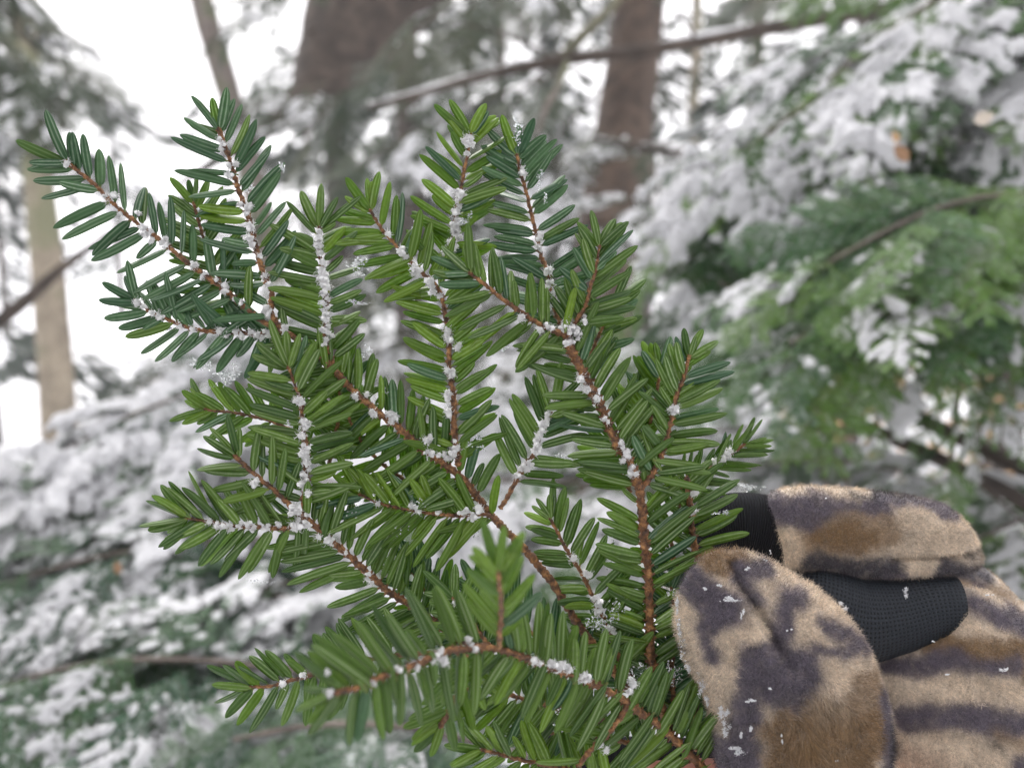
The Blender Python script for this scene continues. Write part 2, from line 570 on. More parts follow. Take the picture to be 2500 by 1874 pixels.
FROND, FROND_GREY, FROND_TEAL, SNOWM = [], [], [], []
for sidx in range(5):
    V, F, FM, pts, ln, hf = make_frond(100 + sidx)
    Vd = droop(V, ln, sidx)
    FROND.append(make_mesh('frond', Vd, F, [M_BG, M_BARK_GREEN], fmat=FM, smooth=False))
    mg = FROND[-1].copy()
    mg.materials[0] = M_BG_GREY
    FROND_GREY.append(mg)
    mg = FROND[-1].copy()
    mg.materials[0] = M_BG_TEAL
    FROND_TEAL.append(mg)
    # snow lying on the frond: three loads
    loads = []
    res = 0.0032
    gx = np.arange(-hf * 1.1, hf * 1.1, res)
    gy = np.arange(-0.01, ln * 1.06, res)
    H, _, _ = np.histogram2d(pts[:, 0], pts[:, 1], bins=[np.append(gx, gx[-1] + res), np.append(gy, gy[-1] + res)])
    H = np.minimum(H, 3)
    ker = np.exp(-np.arange(-4, 5) ** 2 / 2.6); ker /= ker.sum()
    H = np.apply_along_axis(lambda a: np.convolve(a, ker, 'same'), 0, H)
    H = np.apply_along_axis(lambda a: np.convolve(a, ker, 'same'), 1, H)
    H = H / np.percentile(H, 92)
    XX, YY = np.meshgrid(gx, gy, indexing='ij')
    p2 = np.stack([XX.ravel(), YY.ravel()], 1)
    for li, th in enumerate((1.02, 0.86, 0.60)):
        n1 = vnoise(p2, 26, 40 + sidx + li, 3).reshape(H.shape)
        n2 = vnoise(p2, 150, 60 + sidx + li, 2).reshape(H.shape)
        n3 = vnoise(p2, 13, 80 + sidx + li, 2).reshape(H.shape)
        h = H * (1.0 + 0.6 * n1 + 0.9 * n3) - th + 0.65 * n2
        h = np.clip(h, 0, 1.2)
        thick = (0.005, 0.008, 0.012)[li]
        top = np.sqrt(h) * thick * (1 + 0.35 * n2 + 0.45 * n1)
        top = np.where(h > 0, np.maximum(top, 0.0008), -0.0005)
        nx, ny = H.shape
        vt = np.column_stack([p2, top.ravel() + 0.001])
        vb = np.column_stack([p2, np.where(h > 0, -0.25 * top, -0.0005).ravel() - 0.0008])
        i, j = np.meshgrid(np.arange(nx - 1), np.arange(ny - 1), indexing='ij')
        anyp = (h[:-1, :-1] > 0) | (h[1:, :-1] > 0) | (h[1:, 1:] > 0) | (h[:-1, 1:] > 0)
        idx = np.stack([i * ny + j, (i + 1) * ny + j, (i + 1) * ny + j + 1, i * ny + j + 1], -1)[anyp]
        used = np.unique(idx)
        rem = -np.ones(nx * ny, dtype=int); rem[used] = np.arange(len(used))
        ft = rem[idx]
        vv = np.vstack([vt[used], vb[used]])
        vv[:, :2] += rng.normal(0, res * 0.22, (len(vv), 2))
        fb = ft[:, ::-1] + len(used)
        vv = droop(vv, ln, sidx)
        loads.append(make_mesh('snow', vv, [ft, fb], [M_SNOW]))
    SNOWM.append(loads)


def frame(f, n):
    f = nrm(f)
    n = nrm(n - f * np.dot(n, f))
    x = np.cross(f, n)
    M = Matrix.Identity(4)
    for a, v in enumerate((x, f, n)):
        for b_ in range(3):
            M[b_][a] = float(v[b_])
    return M


def bough(root, tip, d0, d1, n, sc, snow, label, grey=False, face=0.42, sag=0.10, kind='snowy boughs of the hemlocks behind', r0=0.0022, spread=1.0):
    """a bough from photo pixel root (depth d0) to tip (depth d1) with n fronds; snow 0..3 is how loaded it is"""
    a, b = P(*root, d0), P(*tip, d1)
    L = np.linalg.norm(b - a)
    t = np.linspace(0, 1, 14)
    pts = a[None] + (b - a)[None] * t[:, None]
    pts[:, 2] += sag * L * (np.sin(np.pi * t) * 0.8) - sag * L * 0.3 * t ** 3
    pts += np.stack([0.012 * L * np.sin(5 * t + rng.uniform(0, 6)) for _ in range(3)], 1)
    root_o = link('hemlock_bough', None, loc=pts[0], label=label, category='bough', group=kind)
    v, f = tube(pts - pts[0], np.linspace(r0, 0.0015, 14), 6)
    link('branch', make_mesh('branch', v, f, [M_BARK_GREY]), root_o)
    tang = nrm(np.gradient(pts, axis=0))
    n = int(n * 1.9)
    sc = sc * 0.68
    for k in range(n):
        q = 0.10 + 0.90 * (k + rng.uniform(-0.2, 0.2)) / max(1, n - 1)
        q = min(max(q, 0.03), 1.0)
        ii = q * 13
        i0 = min(int(ii), 12)
        p = pts[i0] * (1 - (ii - i0)) + pts[i0 + 1] * (ii - i0)
        tg = tang[i0]
        s = 1 if k % 2 else -1
        toc = nrm(CAM - p)
        nn = nrm(np.array([0, 0, 1.0]) + toc * (face + rng.uniform(-0.3, 0.3)) + rng.normal(0, 0.22, 3))
        side = nrm(np.cross(tg, nn)) * s
        ang = math.radians(rng.uniform(30, 70)) * spread if k < n - 1 else 0.0
        p = p + side * L * rng.uniform(0, 0.10) * (1 - 0.6 * q) + np.array([0, 0, rng.uniform(-0.03, 0.03)]) * L
        fw = tg * math.cos(ang) + side * math.sin(ang) + np.array([0, 0, -rng.uniform(0.05, 0.55)])
        M = frame(fw, nn)
        scl = sc * rng.uniform(0.8, 1.2) * (1.0 - 0.25 * q)
        mi = int(rng.integers(0, 5))
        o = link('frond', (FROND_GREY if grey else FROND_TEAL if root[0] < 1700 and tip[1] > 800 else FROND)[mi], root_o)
        o.matrix_local = Matrix.Translation(Vector(p - pts[0])) @ M @ Matrix.Diagonal((scl * (1 if rng.random() < .5 else -1) ** 0, scl, scl, 1))
        ld = snow * 0.9 + rng.uniform(-1.0, 0.8)
        if ld > 0.3:
            link('snow', SNOWM[mi][min(2, max(0, int(round(ld)) - 1))], o, kind='stuff')
    return root_o


# right-hand wall of snowy boughs, near to far
BOUGHS = [
    ((2720, -120), (1990, 190), 1.00, 0.90, 13, 0.95, 1.3, 'snow laden bough filling the top right corner', {}),
    ((2750, 60), (1800, 330), 0.98, 0.88, 13, 1.0, 2.7, 'long white laden bough sloping down from the right edge under the top right corner', {}),
    ((2760, 260), (1700, 520), 1.05, 0.95, 14, 0.95, 0.5, 'frosted green bough right of the dark red trunk', {}),
    ((2780, 420), (1600, 640), 1.15, 1.05, 14, 0.95, 0.7, 'pale frosted bough reaching left to the branch tips', {}),
    ((2760, 500), (1990, 620), 0.74, 0.72, 13, 0.8, 0.35, 'bright green bough with an orange leaf at the right', {}),
    ((2740, 640), (1890, 720), 0.86, 0.82, 11, 0.8, 2.2, 'bough with a thick white snow cap above the green sprays', {}),
    ((2760, 700), (1940, 820), 0.72, 0.70, 13, 0.7, 0.3, 'green bough with little snow above the two bare branches', {}),
    ((2300, 620), (1560, 860), 1.15, 1.10, 11, 0.9, 0.9, 'dim frosted bough just right of the held branch', {}),
    ((2350, 900), (2320, 1120), 0.68, 0.68, 3, 0.38, 0.2, 'small dark green bough hanging over the bare branches', {}),
    ((2300, 1190), (1800, 1130), 0.95, 0.90, 8, 0.8, 3.0, 'snow heaped bough right behind the glove finger', {}),
    ((2760, 1240), (2330, 1330), 0.80, 0.78, 8, 0.7, 2.0, 'snowy bough at the right edge beside the glove knuckle', {}),
    ((2760, 1420), (2420, 1440), 0.85, 0.8, 6, 0.7, 1.6, 'low snowy bough half hidden by the glove wrist', {}),
    # middle
    ((2080, 660), (1400, 500), 1.55, 1.45, 8, 1.1, 1.8, 'thin snow edged bough in front of the dark red trunk', dict(grey=True)),
    ((1800, 400), (1340, 370), 1.7, 1.6, 6, 0.9, 1.3, 'small snowy bough across the dark red trunk', dict(grey=True)),
    ((1900, 1000), (1180, 900), 1.35, 1.30, 10, 1.1, 2.2, 'white dusted bough seen through the gaps of the held branch', dict(grey=True)),
    ((1900, 1330), (1080, 1160), 1.00, 0.95, 12, 1.0, 3.0, 'heavily snowed bough behind the middle of the held branch', {}),
    ((1600, 1500), (850, 1330), 0.95, 0.92, 10, 0.95, 3.0, 'white bough behind the lower middle of the held branch', {}),
    ((1700, 1700), (1000, 1500), 0.80, 0.78, 9, 0.8, 2.2, 'snowy bough low behind the gloved hand', {}),
    # left
    ((900, 1010), (60, 1130), 1.10, 1.00, 12, 1.0, 3.8, 'snow capped bough whose white ridge meets the pale trunk', dict(sag=0.2)),
    ((900, 1180), (-60, 1290), 1.00, 0.95, 13, 0.9, 1.5, 'frosted bough below the white ridge at the left', {}),
    ((850, 1330), (-60, 1440), 0.90, 0.85, 13, 0.9, 1.3, 'green bough with patchy snow at the left edge', {}),
    ((900, 1480), (20, 1580), 0.85, 0.80, 12, 0.85, 1.0, 'dark green bough low at the left edge', {}),
    ((1150, 1440), (430, 1500), 0.62, 0.60, 13, 0.7, 4.0, 'bright white loaded bough under the left tips of the held branch', {}),
    ((1000, 1600), (380, 1680), 0.60, 0.58, 9, 0.55, 2.4, 'snowy bough beside the lowest left tip of the held branch', {}),
    ((900, 1880), (60, 1850), 0.55, 0.52, 12, 0.7, 4.0, 'thickly snowed bough in the bottom left corner', {}),
    ((1500, 1900), (560, 1790), 0.44, 0.42, 14, 0.42, 0.0, 'dark needled bough at the bottom edge below the held branch', {}),
    ((900, 1660), (-80, 1690), 0.70, 0.68, 12, 0.7, 2.0, 'frosted bough end at the lower left edge', {}),
    # upper middle and upper left, farther off
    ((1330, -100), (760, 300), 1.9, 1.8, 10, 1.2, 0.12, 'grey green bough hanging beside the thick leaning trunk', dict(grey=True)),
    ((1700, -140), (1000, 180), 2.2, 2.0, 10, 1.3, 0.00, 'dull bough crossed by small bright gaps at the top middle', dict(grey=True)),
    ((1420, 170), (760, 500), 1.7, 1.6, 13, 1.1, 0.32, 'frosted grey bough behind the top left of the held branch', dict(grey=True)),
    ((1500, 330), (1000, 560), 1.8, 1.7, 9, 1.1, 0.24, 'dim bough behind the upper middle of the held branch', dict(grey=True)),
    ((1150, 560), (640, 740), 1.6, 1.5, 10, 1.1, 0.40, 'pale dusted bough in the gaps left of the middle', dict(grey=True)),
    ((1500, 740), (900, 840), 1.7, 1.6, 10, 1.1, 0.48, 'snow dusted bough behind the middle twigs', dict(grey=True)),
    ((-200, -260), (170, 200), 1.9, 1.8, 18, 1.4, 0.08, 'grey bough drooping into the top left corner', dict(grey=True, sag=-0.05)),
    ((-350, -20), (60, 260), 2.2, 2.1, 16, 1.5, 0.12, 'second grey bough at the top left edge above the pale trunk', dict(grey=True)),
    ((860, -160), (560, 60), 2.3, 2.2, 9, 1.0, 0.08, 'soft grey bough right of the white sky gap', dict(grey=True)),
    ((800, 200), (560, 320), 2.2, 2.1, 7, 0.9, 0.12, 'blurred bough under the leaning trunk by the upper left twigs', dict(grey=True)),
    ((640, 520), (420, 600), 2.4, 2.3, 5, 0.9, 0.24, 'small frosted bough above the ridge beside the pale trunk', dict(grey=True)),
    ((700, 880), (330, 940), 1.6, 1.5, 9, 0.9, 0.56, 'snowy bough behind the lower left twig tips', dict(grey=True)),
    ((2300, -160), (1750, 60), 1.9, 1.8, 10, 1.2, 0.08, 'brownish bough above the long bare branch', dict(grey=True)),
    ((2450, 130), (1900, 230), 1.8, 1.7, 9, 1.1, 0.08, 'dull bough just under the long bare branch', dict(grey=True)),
]
for rt, tp, d0, d1, n, sc, sn, lab, kw in BOUGHS:
    nearer = 0.72 if d0 < 1.25 and d0 > 0.65 else 1.0      # the near boughs hang within arm's reach
    bough(rt, tp, d0 * nearer, d1 * nearer, int(n * (1.25 if nearer < 1 else 1)), sc * (0.86 if nearer < 1 else 1), sn, lab, **kw)

# ------------------------------------------------------------------ trunks and bare branches
def trunk_obj(name, cat, label, pts, mat, seg=20, wob=0.03, group=None, snow=False, twigs=0):
    """pts: (px, py, depth, radius in photo pixels at that depth)"""
    q = resample(np.array([(*P(x, y, d), r * d / FPX) for x, y, d, r in pts]), 0.04 if pts[0][2] < 2.5 else 0.08)
    base = q[-1, :3].copy()
    root = link(name, None, loc=base, label=label, category=cat)
    if group:
        root['group'] = group
    v, f = tube(q[:, :3] - base, q[:, 3], seg, wob)
    link('trunk' if cat == 'tree' else 'limb', make_mesh(name, v, f, [mat]), root)
    if snow:
        top = q[:, :3] + np.column_stack([np.zeros((len(q), 2)), q[:, 3] * 0.75])
        rr = q[:, 3] * np.clip(0.30 + 0.7 * vnoise(q[:, :3], 9, 4, 2), 0.10, 0.7)
        v, f = tube(top - base, rr, 8, 0.12)
        link('snow', make_mesh('snow', v, f, [M_SNOW]), root, kind='stuff')
    for k in range(twigs):
        i0 = rng.integers(len(q) // 6, len(q) - 2)
        p = q[i0, :3] - base
        dv = nrm(rng.normal(0, 1, 3) + np.array([0, -0.2, 0.0]))
        L = rng.uniform(0.08, 0.25)
        pp = p + dv * np.linspace(0, L, 5)[:, None] + np.column_stack([np.zeros((5, 2)), -0.3 * L * np.linspace(0, 1, 5) ** 2])
        v, f = tube(pp, np.linspace(q[i0, 3] * 0.3, 0.001, 5), 5)
        link('twig', make_mesh('twig', v, f, [mat]), root)
    return root


trunk_obj('leaning_tree', 'tree', 'thick dark leaning trunk tapering into a limb that points down to the upper left twigs',
          [(1230, -420, 3.2, 165), (1010, -150, 3.1, 155), (880, 40, 3.0, 128), (800, 175, 2.9, 84), (725, 265, 2.8, 36), (600, 345, 2.7, 18), (430, 455, 2.6, 5)],
          M_BARK_DARK, 20, 0.03, twigs=3)
trunk_obj('hemlock_tree', 'tree', 'dark red brown upright trunk behind the top right tips of the branch',
          [(1600, -500, 3.3, 62), (1562, 0, 3.2, 62), (1535, 220, 3.15, 66), (1500, 450, 3.1, 72), (1475, 650, 3.05, 76), (1450, 1000, 3.0, 82), (1430, 1950, 2.9, 95)],
          M_BARK_RED, 22, 0.03, twigs=2)
trunk_obj('pale_tree', 'tree', 'pale tan trunk standing in the snow near the left edge',
          [(20, -500, 4.4, 27), (50, 0, 4.3, 29), (88, 380, 4.2, 33), (120, 700, 4.1, 38), (142, 1000, 4.0, 41), (160, 1380, 3.95, 46)],
          M_BARK_PALE, 18, 0.02)
trunk_obj('slim_tree', 'tree', 'slim grey brown trunk leaning right of the white sky gap',
          [(440, -300, 6.2, 26), (492, 0, 6.0, 28), (560, 230, 5.9, 29), (620, 450, 5.8, 30), (690, 800, 5.7, 33), (740, 1190, 5.6, 38)],
          M_BARK_GREY, 14, 0.03)
for (pp, lab) in [(((1702, -200, 8.0, 12), (1700, 120, 8.0, 13), (1690, 330, 7.9, 14), (1680, 1060, 7.8, 20)), 'thin pinkish trunk nearest the dark red trunk, in the bright gap'),
                  (((1868, -200, 9.0, 14), (1848, 150, 9.0, 15), (1835, 330, 9.0, 15), (1820, 980, 8.8, 20)), 'thin pinkish trunk at the right side of the bright gap'),
                  (((1215, -200, 9.5, 12), (1222, 200, 9.5, 13), (1228, 500, 9.4, 13), (1235, 950, 9.2, 16)), 'thin trunk at the top middle under the branch fork'),
                  (((1130, -300, 7.0, 12), (1150, 0, 7.0, 13), (1120, 500, 7.0, 14), (1110, 1100, 6.8, 18)), 'faint trunk above the tallest tip of the held branch'),
                  (((2010, 300, 7.0, 16), (1990, 900, 7.0, 20), (1985, 1130, 7.0, 22)), 'tan stump of a trunk low behind the right boughs')]:
    trunk_obj('far_tree', 'tree', lab, pp, M_BARK_PALE if 'pink' in lab or 'tan' in lab else M_BARK_GREY, 10, 0.03, group='thin trunks far behind')

trunk_obj('bare_branch', 'branch', 'long bare horizontal branch crossing the top toward the right corner',
          [(2420, -60, 1.5, 20), (2270, 0, 1.45, 19), (1920, 62, 1.4, 17), (1650, 112, 1.36, 15), (1450, 138, 1.34, 14), (1370, 146, 1.33, 15), (1180, 185, 1.35, 11), (1040, 225, 1.38, 9), (900, 262, 1.4, 7)],
          M_BARK_DARK, 10, 0.05, snow=True, twigs=6)
trunk_obj('bare_branch', 'branch', 'blackish slanting limb crossing in front of the pale trunk at the left edge',
          [(310, 545, 2.3, 3), (170, 640, 2.2, 12), (60, 735, 2.15, 17), (-90, 850, 2.1, 19)], M_BARK_DARK, 8, 0.05)
trunk_obj('bare_branch', 'branch', 'short forked branch rising from the long branch at the top middle',
          [(1560, -80, 1.5, 9), (1500, 10, 1.45, 11), (1440, 70, 1.38, 13), (1372, 142, 1.33, 14)], M_BARK_GREEN, 8, 0.05)
trunk_obj('bare_branch', 'branch', 'thin curved twig hanging from the fork down to the branch tips',
          [(1310, 330, 1.2, 5), (1330, 270, 1.23, 7), (1365, 205, 1.28, 8), (1385, 150, 1.33, 9)], M_BARK_GREY, 8, 0.05)
trunk_obj('bare_branch', 'branch', 'dark bare branch sloping down to the right above the glove',
          [(1830, 880, 0.56, 9), (1900, 925, 0.55, 12), (1990, 985, 0.54, 15), (2110, 1040, 0.53, 17), (2260, 1105, 0.52, 18), (2420, 1180, 0.51, 19), (2620, 1300, 0.5, 20)],
          M_BARK_DARK, 10, 0.05, twigs=4)
trunk_obj('bare_branch', 'branch', 'upper dark bare branch running parallel above it at the right edge',
          [(2110, 930, 0.62, 15), (2210, 1000, 0.61, 18), (2330, 1065, 0.6, 19), (2450, 1120, 0.59, 20), (2620, 1195, 0.58, 21)],
          M_BARK_DARK, 10, 0.05, twigs=3)
trunk_obj('bare_branch', 'branch', 'thin dark branch in front of the bright gap by the red trunk',
          [(1450, 340, 1.5, 5), (1560, 360, 1.55, 8), (1680, 380, 1.6, 10)], M_BARK_DARK, 8, 0.05)
trunk_obj('bare_branch', 'branch', 'thin bent twig below the snow edged bough at the middle right',
          [(1625, 560, 1.4, 4), (1610, 470, 1.4, 5), (1585, 400, 1.45, 6)], M_BARK_DARK, 8, 0.05)
trunk_obj('bare_branch', 'branch', 'thin dark twig lying in the snow of the left ridge',
          [(600, 925, 0.9, 4), (500, 965, 0.92, 6), (420, 1010, 0.95, 7)], M_BARK_DARK, 8, 0.05)


# far crowns
def make_crown(seed, H, R, n):
    r = np.random.default_rng(seed)
    h = r.uniform(0, 1, n) ** 0.9
    nbr = 46
    br_a = r.uniform(0, 2 * np.pi, nbr)
    br_h = np.linspace(0, 1, nbr)
    bi = r.integers(0, nbr, n)
    z = br_h[bi]
    rad = R * (1.05 - 0.85 * z) * r.uniform(0.65, 1.1, nbr)[bi]
    t = r.uniform(0.08, 1, n) ** 0.8
    a = br_a[bi] + r.normal(0, 0.16, n)
    p = np.stack([np.cos(a) * rad * t, np.sin(a) * rad * t, z * H - 0.28 * rad * t ** 2 + r.normal(0, 0.06, n)], 1)
    u = nrm(np.stack([np.cos(a), np.sin(a), -0.5 + r.normal(0, 0.2, n)], 1))
    w = nrm(np.cross(u, np.array([0, 0, 1.0]) + r.normal(0, 0.5, (n, 3))))
    s = r.uniform(0.05, 0.13, n)[:, None]
    q = np.stack([p - u * s, p + w * s * 0.35, p + u * s, p - w * s * 0.35], 1).reshape(-1, 3)
    k = np.arange(n) * 4
    return q, np.stack([k, k + 1, k + 2, k + 3], 1), (r.random(n) < 0.07).astype(int)


CROWNS = []
for s_ in range(3):
    q, f, fm = make_crown(s_ + 3, 5.5, 1.9, 2800)
    CROWNS.append(make_mesh('crown', q, f, [M_CROWN, M_SNOW], fmat=fm, smooth=False))


def far_hemlock(px, d, hscale, label, k, zbase=0.0):
    p = P(px, 937, d)
    gz = ground_z(p[0], p[1])
    root = link('evergreen_tree', None, loc=(p[0], p[1], gz), label=label, category='tree', group='evergreens standing behind')
    v, f = tube(np.array([[0, 0, -0.2], [0.03, 0, 2], [0, 0.05, 6.2 * hscale]]), [0.13 * hscale, 0.10 * hscale, 0.02], 10, 0.03)
    link('trunk', make_mesh('trunk', v, f, [M_BARK_DARK]), root)
    o = link('crown', CROWNS[k % 3], root, loc=(0, 0, 0.7 + zbase))
    o.rotation_euler = (0, 0, rng.uniform(0, 6.28))
    o.scale = (hscale,) * 3


for a in [(1000, 6.5, 1.05, 'evergreen standing behind the top of the held branch', 0),
          (1330, 8.0, 1.2, 'evergreen behind the fork of the long bare branch', 1),
          (830, 7.5, 1.1, 'evergreen behind the thick leaning trunk', 2),
          (2060, 6.0, 1.1, 'evergreen behind the long bare branch at the upper right', 1),
          (2450, 5.0, 1.1, 'evergreen behind the boughs of the right edge', 0),
          (-60, 6.0, 1.1, 'evergreen at the left edge behind the pale trunk', 2),
          (1560, 11, 1.2, 'far evergreen seen in the gap beside the dark red trunk', 0),
          (860, 12, 1.3, 'distant evergreen behind the middle boughs', 1),
          (310, 20, 0.75, 'pale distant evergreen low in the white gap, right of the pale trunk', 2),
          (30, 15, 0.6, 'pale distant evergreen low at the left edge', 1),
          (2300, 12, 1.3, 'distant evergreen deep behind the right boughs', 2)]:
    far_hemlock(*a)


# unseen evergreens added around the photographer to shade this side
for (x, y, sc_, lab) in [(-3.2, -3.5, 1.5, 'unseen evergreen added for shade behind the photographer, farthest left'), (0.3, -4.2, 1.7, 'tall unseen evergreen added for shade straight behind the photographer'),
                         (3.6, -3.2, 1.5, 'unseen evergreen added for shade behind the photographer, farthest right'), (-5.5, 0.5, 1.4, 'unseen evergreen added for shade beside the photographer on the left')]:
    root = link('evergreen_tree', None, loc=(x, y, ground_z(x, y)), label=lab, category='tree', group='unseen evergreens added for shade')
    v, f = tube(np.array([[0, 0, -0.2], [0.03, 0, 3], [0, 0.05, 6.2 * sc_]]), [0.2, 0.15, 0.02], 10, 0.03)
    link('trunk', make_mesh('trunk', v, f, [M_BARK_DARK]), root)
    for q_ in range(3):
        o = link('crown', CROWNS[q_], root, loc=(0, 0, 0.3 + 0.2 * q_))
        o.rotation_euler = (0, 0, rng.uniform(0, 6.28))
        o.scale = (sc_ * 0.8, sc_ * 0.8, sc_ * 0.9)


# a few curled dead leaves caught in the boughs, and a beech sapling
def leaf(px, py, d, size, ang, label, mat):
    t = np.linspace(0, 1, 9)
    w = np.sin(np.pi * t ** 0.8) * 0.32
    rows = []
    for k, x in enumerate((-1, -0.5, 0, 0.5, 1)):
        rows.append(np.stack([x * w, t, 0.18 * np.abs(x) * w * 2 + 0.25 * (t - 0.5) ** 2], 1))
    v = np.concatenate(rows) * size
    c, s = math.cos(ang), math.sin(ang)
    v = v[:, :1] * (RT * c + UP * s) + v[:, 1:2] * (-RT * s + UP * c) - v[:, 2:3] * FW
    i, j = np.meshgrid(np.arange(4), np.arange(8), indexing='ij')
    f = np.stack([i * 9 + j, i * 9 + j + 1, (i + 1) * 9 + j + 1, (i + 1) * 9 + j], -1).reshape(-1, 4)
    o = link('dead_leaf', make_mesh('dead_leaf', v, f, [mat]), loc=P(px, py, d), label=label, category='leaf')
    md = o.modifiers.new('thick', 'SOLIDIFY'); md.thickness = 0.0004


leaf(2215, 395, 0.490, 0.0132, 0.7, 'orange brown dead leaf caught on the bright green bough at the upper right', M_RUST_LEAF)
leaf(2190, 350, 0.490, 0.0079, 0.3, 'small tan dead leaf just above the orange brown leaf', M_TAN_LEAF)
leaf(2375, 300, 0.476, 0.0132, -1.2, 'pale curled leaf near the right edge', M_PALE_LEAF)
leaf(292, 1400, 0.510, 0.0086, 0.2, 'rusty dead leaf in the green bough at the lower left', M_RUST_LEAF)


def sapling(px, py, d, label):
    b = P(px, py, d)
    gz = ground_z(b[0], b[1])
    root = link('beech_sapling', None, loc=(b[0], b[1], gz), label=label, category='sapling', group='beech saplings with tan leaves')
    h = 1.2
    v, f = tube(np.array([[0, 0, -0.1], [0.02, 0, 0.6], [0, 0.02, h]]), [0.012, 0.008, 0.003], 6)
    link('trunk', make_mesh('trunk', v, f, [M_BARK_GREY]), root)
    n = 130
    r = rng
    p = np.stack([r.normal(0, 0.28, n), r.normal(0, 0.28, n), r.uniform(0.25, h, n)], 1)
    u = nrm(r.normal(0, 1, (n, 3)) + [0, 0, -1]); w = nrm(np.cross(u, r.normal(0, 1, (n, 3))))
    s = r.uniform(0.02, 0.04, n)[:, None]
    q = np.stack([p - u * s, p + w * s * .5, p + u * s, p - w * s * .5], 1).reshape(-1, 3)
    k = np.arange(n) * 4
    link('foliage', make_mesh('foliage', q, np.stack([k, k + 1, k + 2, k + 3], 1), [M_TAN_LEAF], smooth=False), root, kind='stuff')


sapling(1920, 1000, 2.6, 'tan leaved sapling in the snow left of the dark bare branch')
sapling(2130, 1010, 3.2, 'tan leaved sapling between the two dark bare branches')
sapling(2420, 980, 3.0, 'tan leaved sapling near the right edge above the bare branches')

# ------------------------------------------------------------------ the held hemlock branch
STATIONS = np.array([0.0, 0.05, 0.12, 0.25, 0.5, 0.75, 0.88, 0.96, 1.0])
WIDTHS = np.array([0.22, 0.28, 0.78, 0.95, 1.0, 0.93, 0.75, 0.45, 0.06])
RING_X = np.array([-1.0, -0.55, -0.16, 0.16, 0.55, 1.0, 0.6, -0.6])
RING_Z = np.array([0.0, 0.02, 0.20, 0.20, 0.02, 0.0, -0.30, -0.30])
RING_F = np.array([0.6, 1, 1, 1, 1, 0.6, 0, 0])


def needle_geo(curve, taper, bend):
    w = WIDTHS.copy()
    w[4:] *= np.linspace(1, taper, 5)
    v, uv = [], []
    for t, ww in zip(STATIONS, w):
        x = RING_X * ww + curve * t * t * 8.0 * 0 
        zc = bend * (t ** 2)
        for k in range(8):
            v.append((RING_X[k] * ww, t, (RING_Z[k]) * ww, curve * t * t, zc))
            uv.append((RING_X[k] if k < 6 else 1.3, t, RING_F[k]))
    v = np.array(v)
    n = len(STATIONS)
    i, j = np.meshgrid(np.arange(n - 1), np.arange(8), indexing='ij')
    j2 = (j + 1) % 8
    f = np.stack([i * 8 + j, i * 8 + j2, (i + 1) * 8 + j2, (i + 1) * 8 + j], -1).reshape(-1, 4)
    return v, np.array(uv), f


ASP = 0.098      # half width over length of the shared needle meshes
NVAR = []
for k in range(10):
    NVAR.append(needle_geo(rng.uniform(-0.08, 0.08), rng.uniform(0.78, 1.0), rng.uniform(-0.10, 0.12)))


def nverts(geo, asp):
    v, uv, f = geo
    return np.stack([v[:, 0] * asp + v[:, 3], v[:, 1], v[:, 2] * asp + v[:, 4]], 1)


NMESH = [[make_mesh('needle', nverts(g, ASP), g[2], [m], attrs={'nuv': ('FLOAT_VECTOR', g[1]), 'rnd': ('FLOAT', np.zeros(len(g[1])))}) for g in NVAR] for m in M_NEEDLE]

# twig: path tip -> base in photo pixels; depth in mm (tip, base); radius px (tip, base);
# lengths and angles (from the growing direction) of needles: left side, right side as seen growing upward
TW = {}


def tw(key, path, dep=(160, 160), rad=(4, 7), L=(125, 125), A=(66, 66), sp=19, mat=0, wool=(), rose=4, t0=0.0, t1=1.0, tilt=0, flip=0.0):
    TW[key] = dict(path=path, dep=dep, rad=rad, L=L, A=A, sp=sp, mat=mat, wool=wool, rose=rose, t0=t0, t1=t1, tilt=tilt, flip=flip)


tw('A', [(165, 398), (225, 445), (270, 491), (321, 533), (405, 597), (456, 639), (507, 677), (549, 706), (600, 752), (650, 790), (692, 806)], (159, 161), (5, 8), (142, 116), (66, 50), 29, 1,
   [(165, 400), (258, 480), (278, 477), (262, 497), (293, 522), (338, 520), (347, 555), (368, 563), (352, 570), (372, 585), (395, 592), (405, 597), (475, 647), (500, 668), (494, 676), (528, 684), (550, 697), (548, 710), (573, 730), (590, 737)], 4, 0, 0.9)
tw('B', [(536, 322), (561, 390), (580, 457), (599, 504), (616, 563), (629, 622), (646, 673), (663, 715), (662, 766), (684, 800)], (158, 161), (6, 8), (142, 132), (70, 58), 26, 1,
   [(536, 340), (540, 365), (545, 350), (560, 405), (575, 400), (562, 428), (586, 500), (606, 505), (603, 520), (613, 555), (609, 582), (618, 597), (635, 625), (646, 672), (658, 697), (655, 765)], 4, 0, 1)
tw('C', [(333, 734), (367, 761), (405, 778), (464, 801), (528, 810), (591, 812), (642, 816), (696, 806)], (160, 162), (4, 7), (118, 120), (56, 48), 22, 1,
   [(335, 738), (350, 748), (372, 764), (390, 772), (440, 796), (470, 803), (535, 808), (552, 815), (548, 806), (575, 808), (590, 818), (612, 811), (628, 818), (640, 825), (648, 808), (660, 812), (680, 798), (700, 806), (655, 770), (665, 735), (690, 795)], 4)
tw('D', [(779, 561), (777, 593), (787, 656), (794, 706), (798, 761), (794, 812), (798, 842), (812, 885)], (159, 161), (5, 7), (150, 108), (72, 74), 19, 0,
   [(779, 565), (778, 580), (774, 597), (782, 600), (780, 618), (787, 640), (784, 660), (791, 668), (784, 680), (793, 692), (796, 705), (790, 715), (798, 728), (793, 742), (800, 752), (799, 765), (795, 780), (800, 795), (793, 806), (801, 812), (797, 828), (792, 840)], 4)
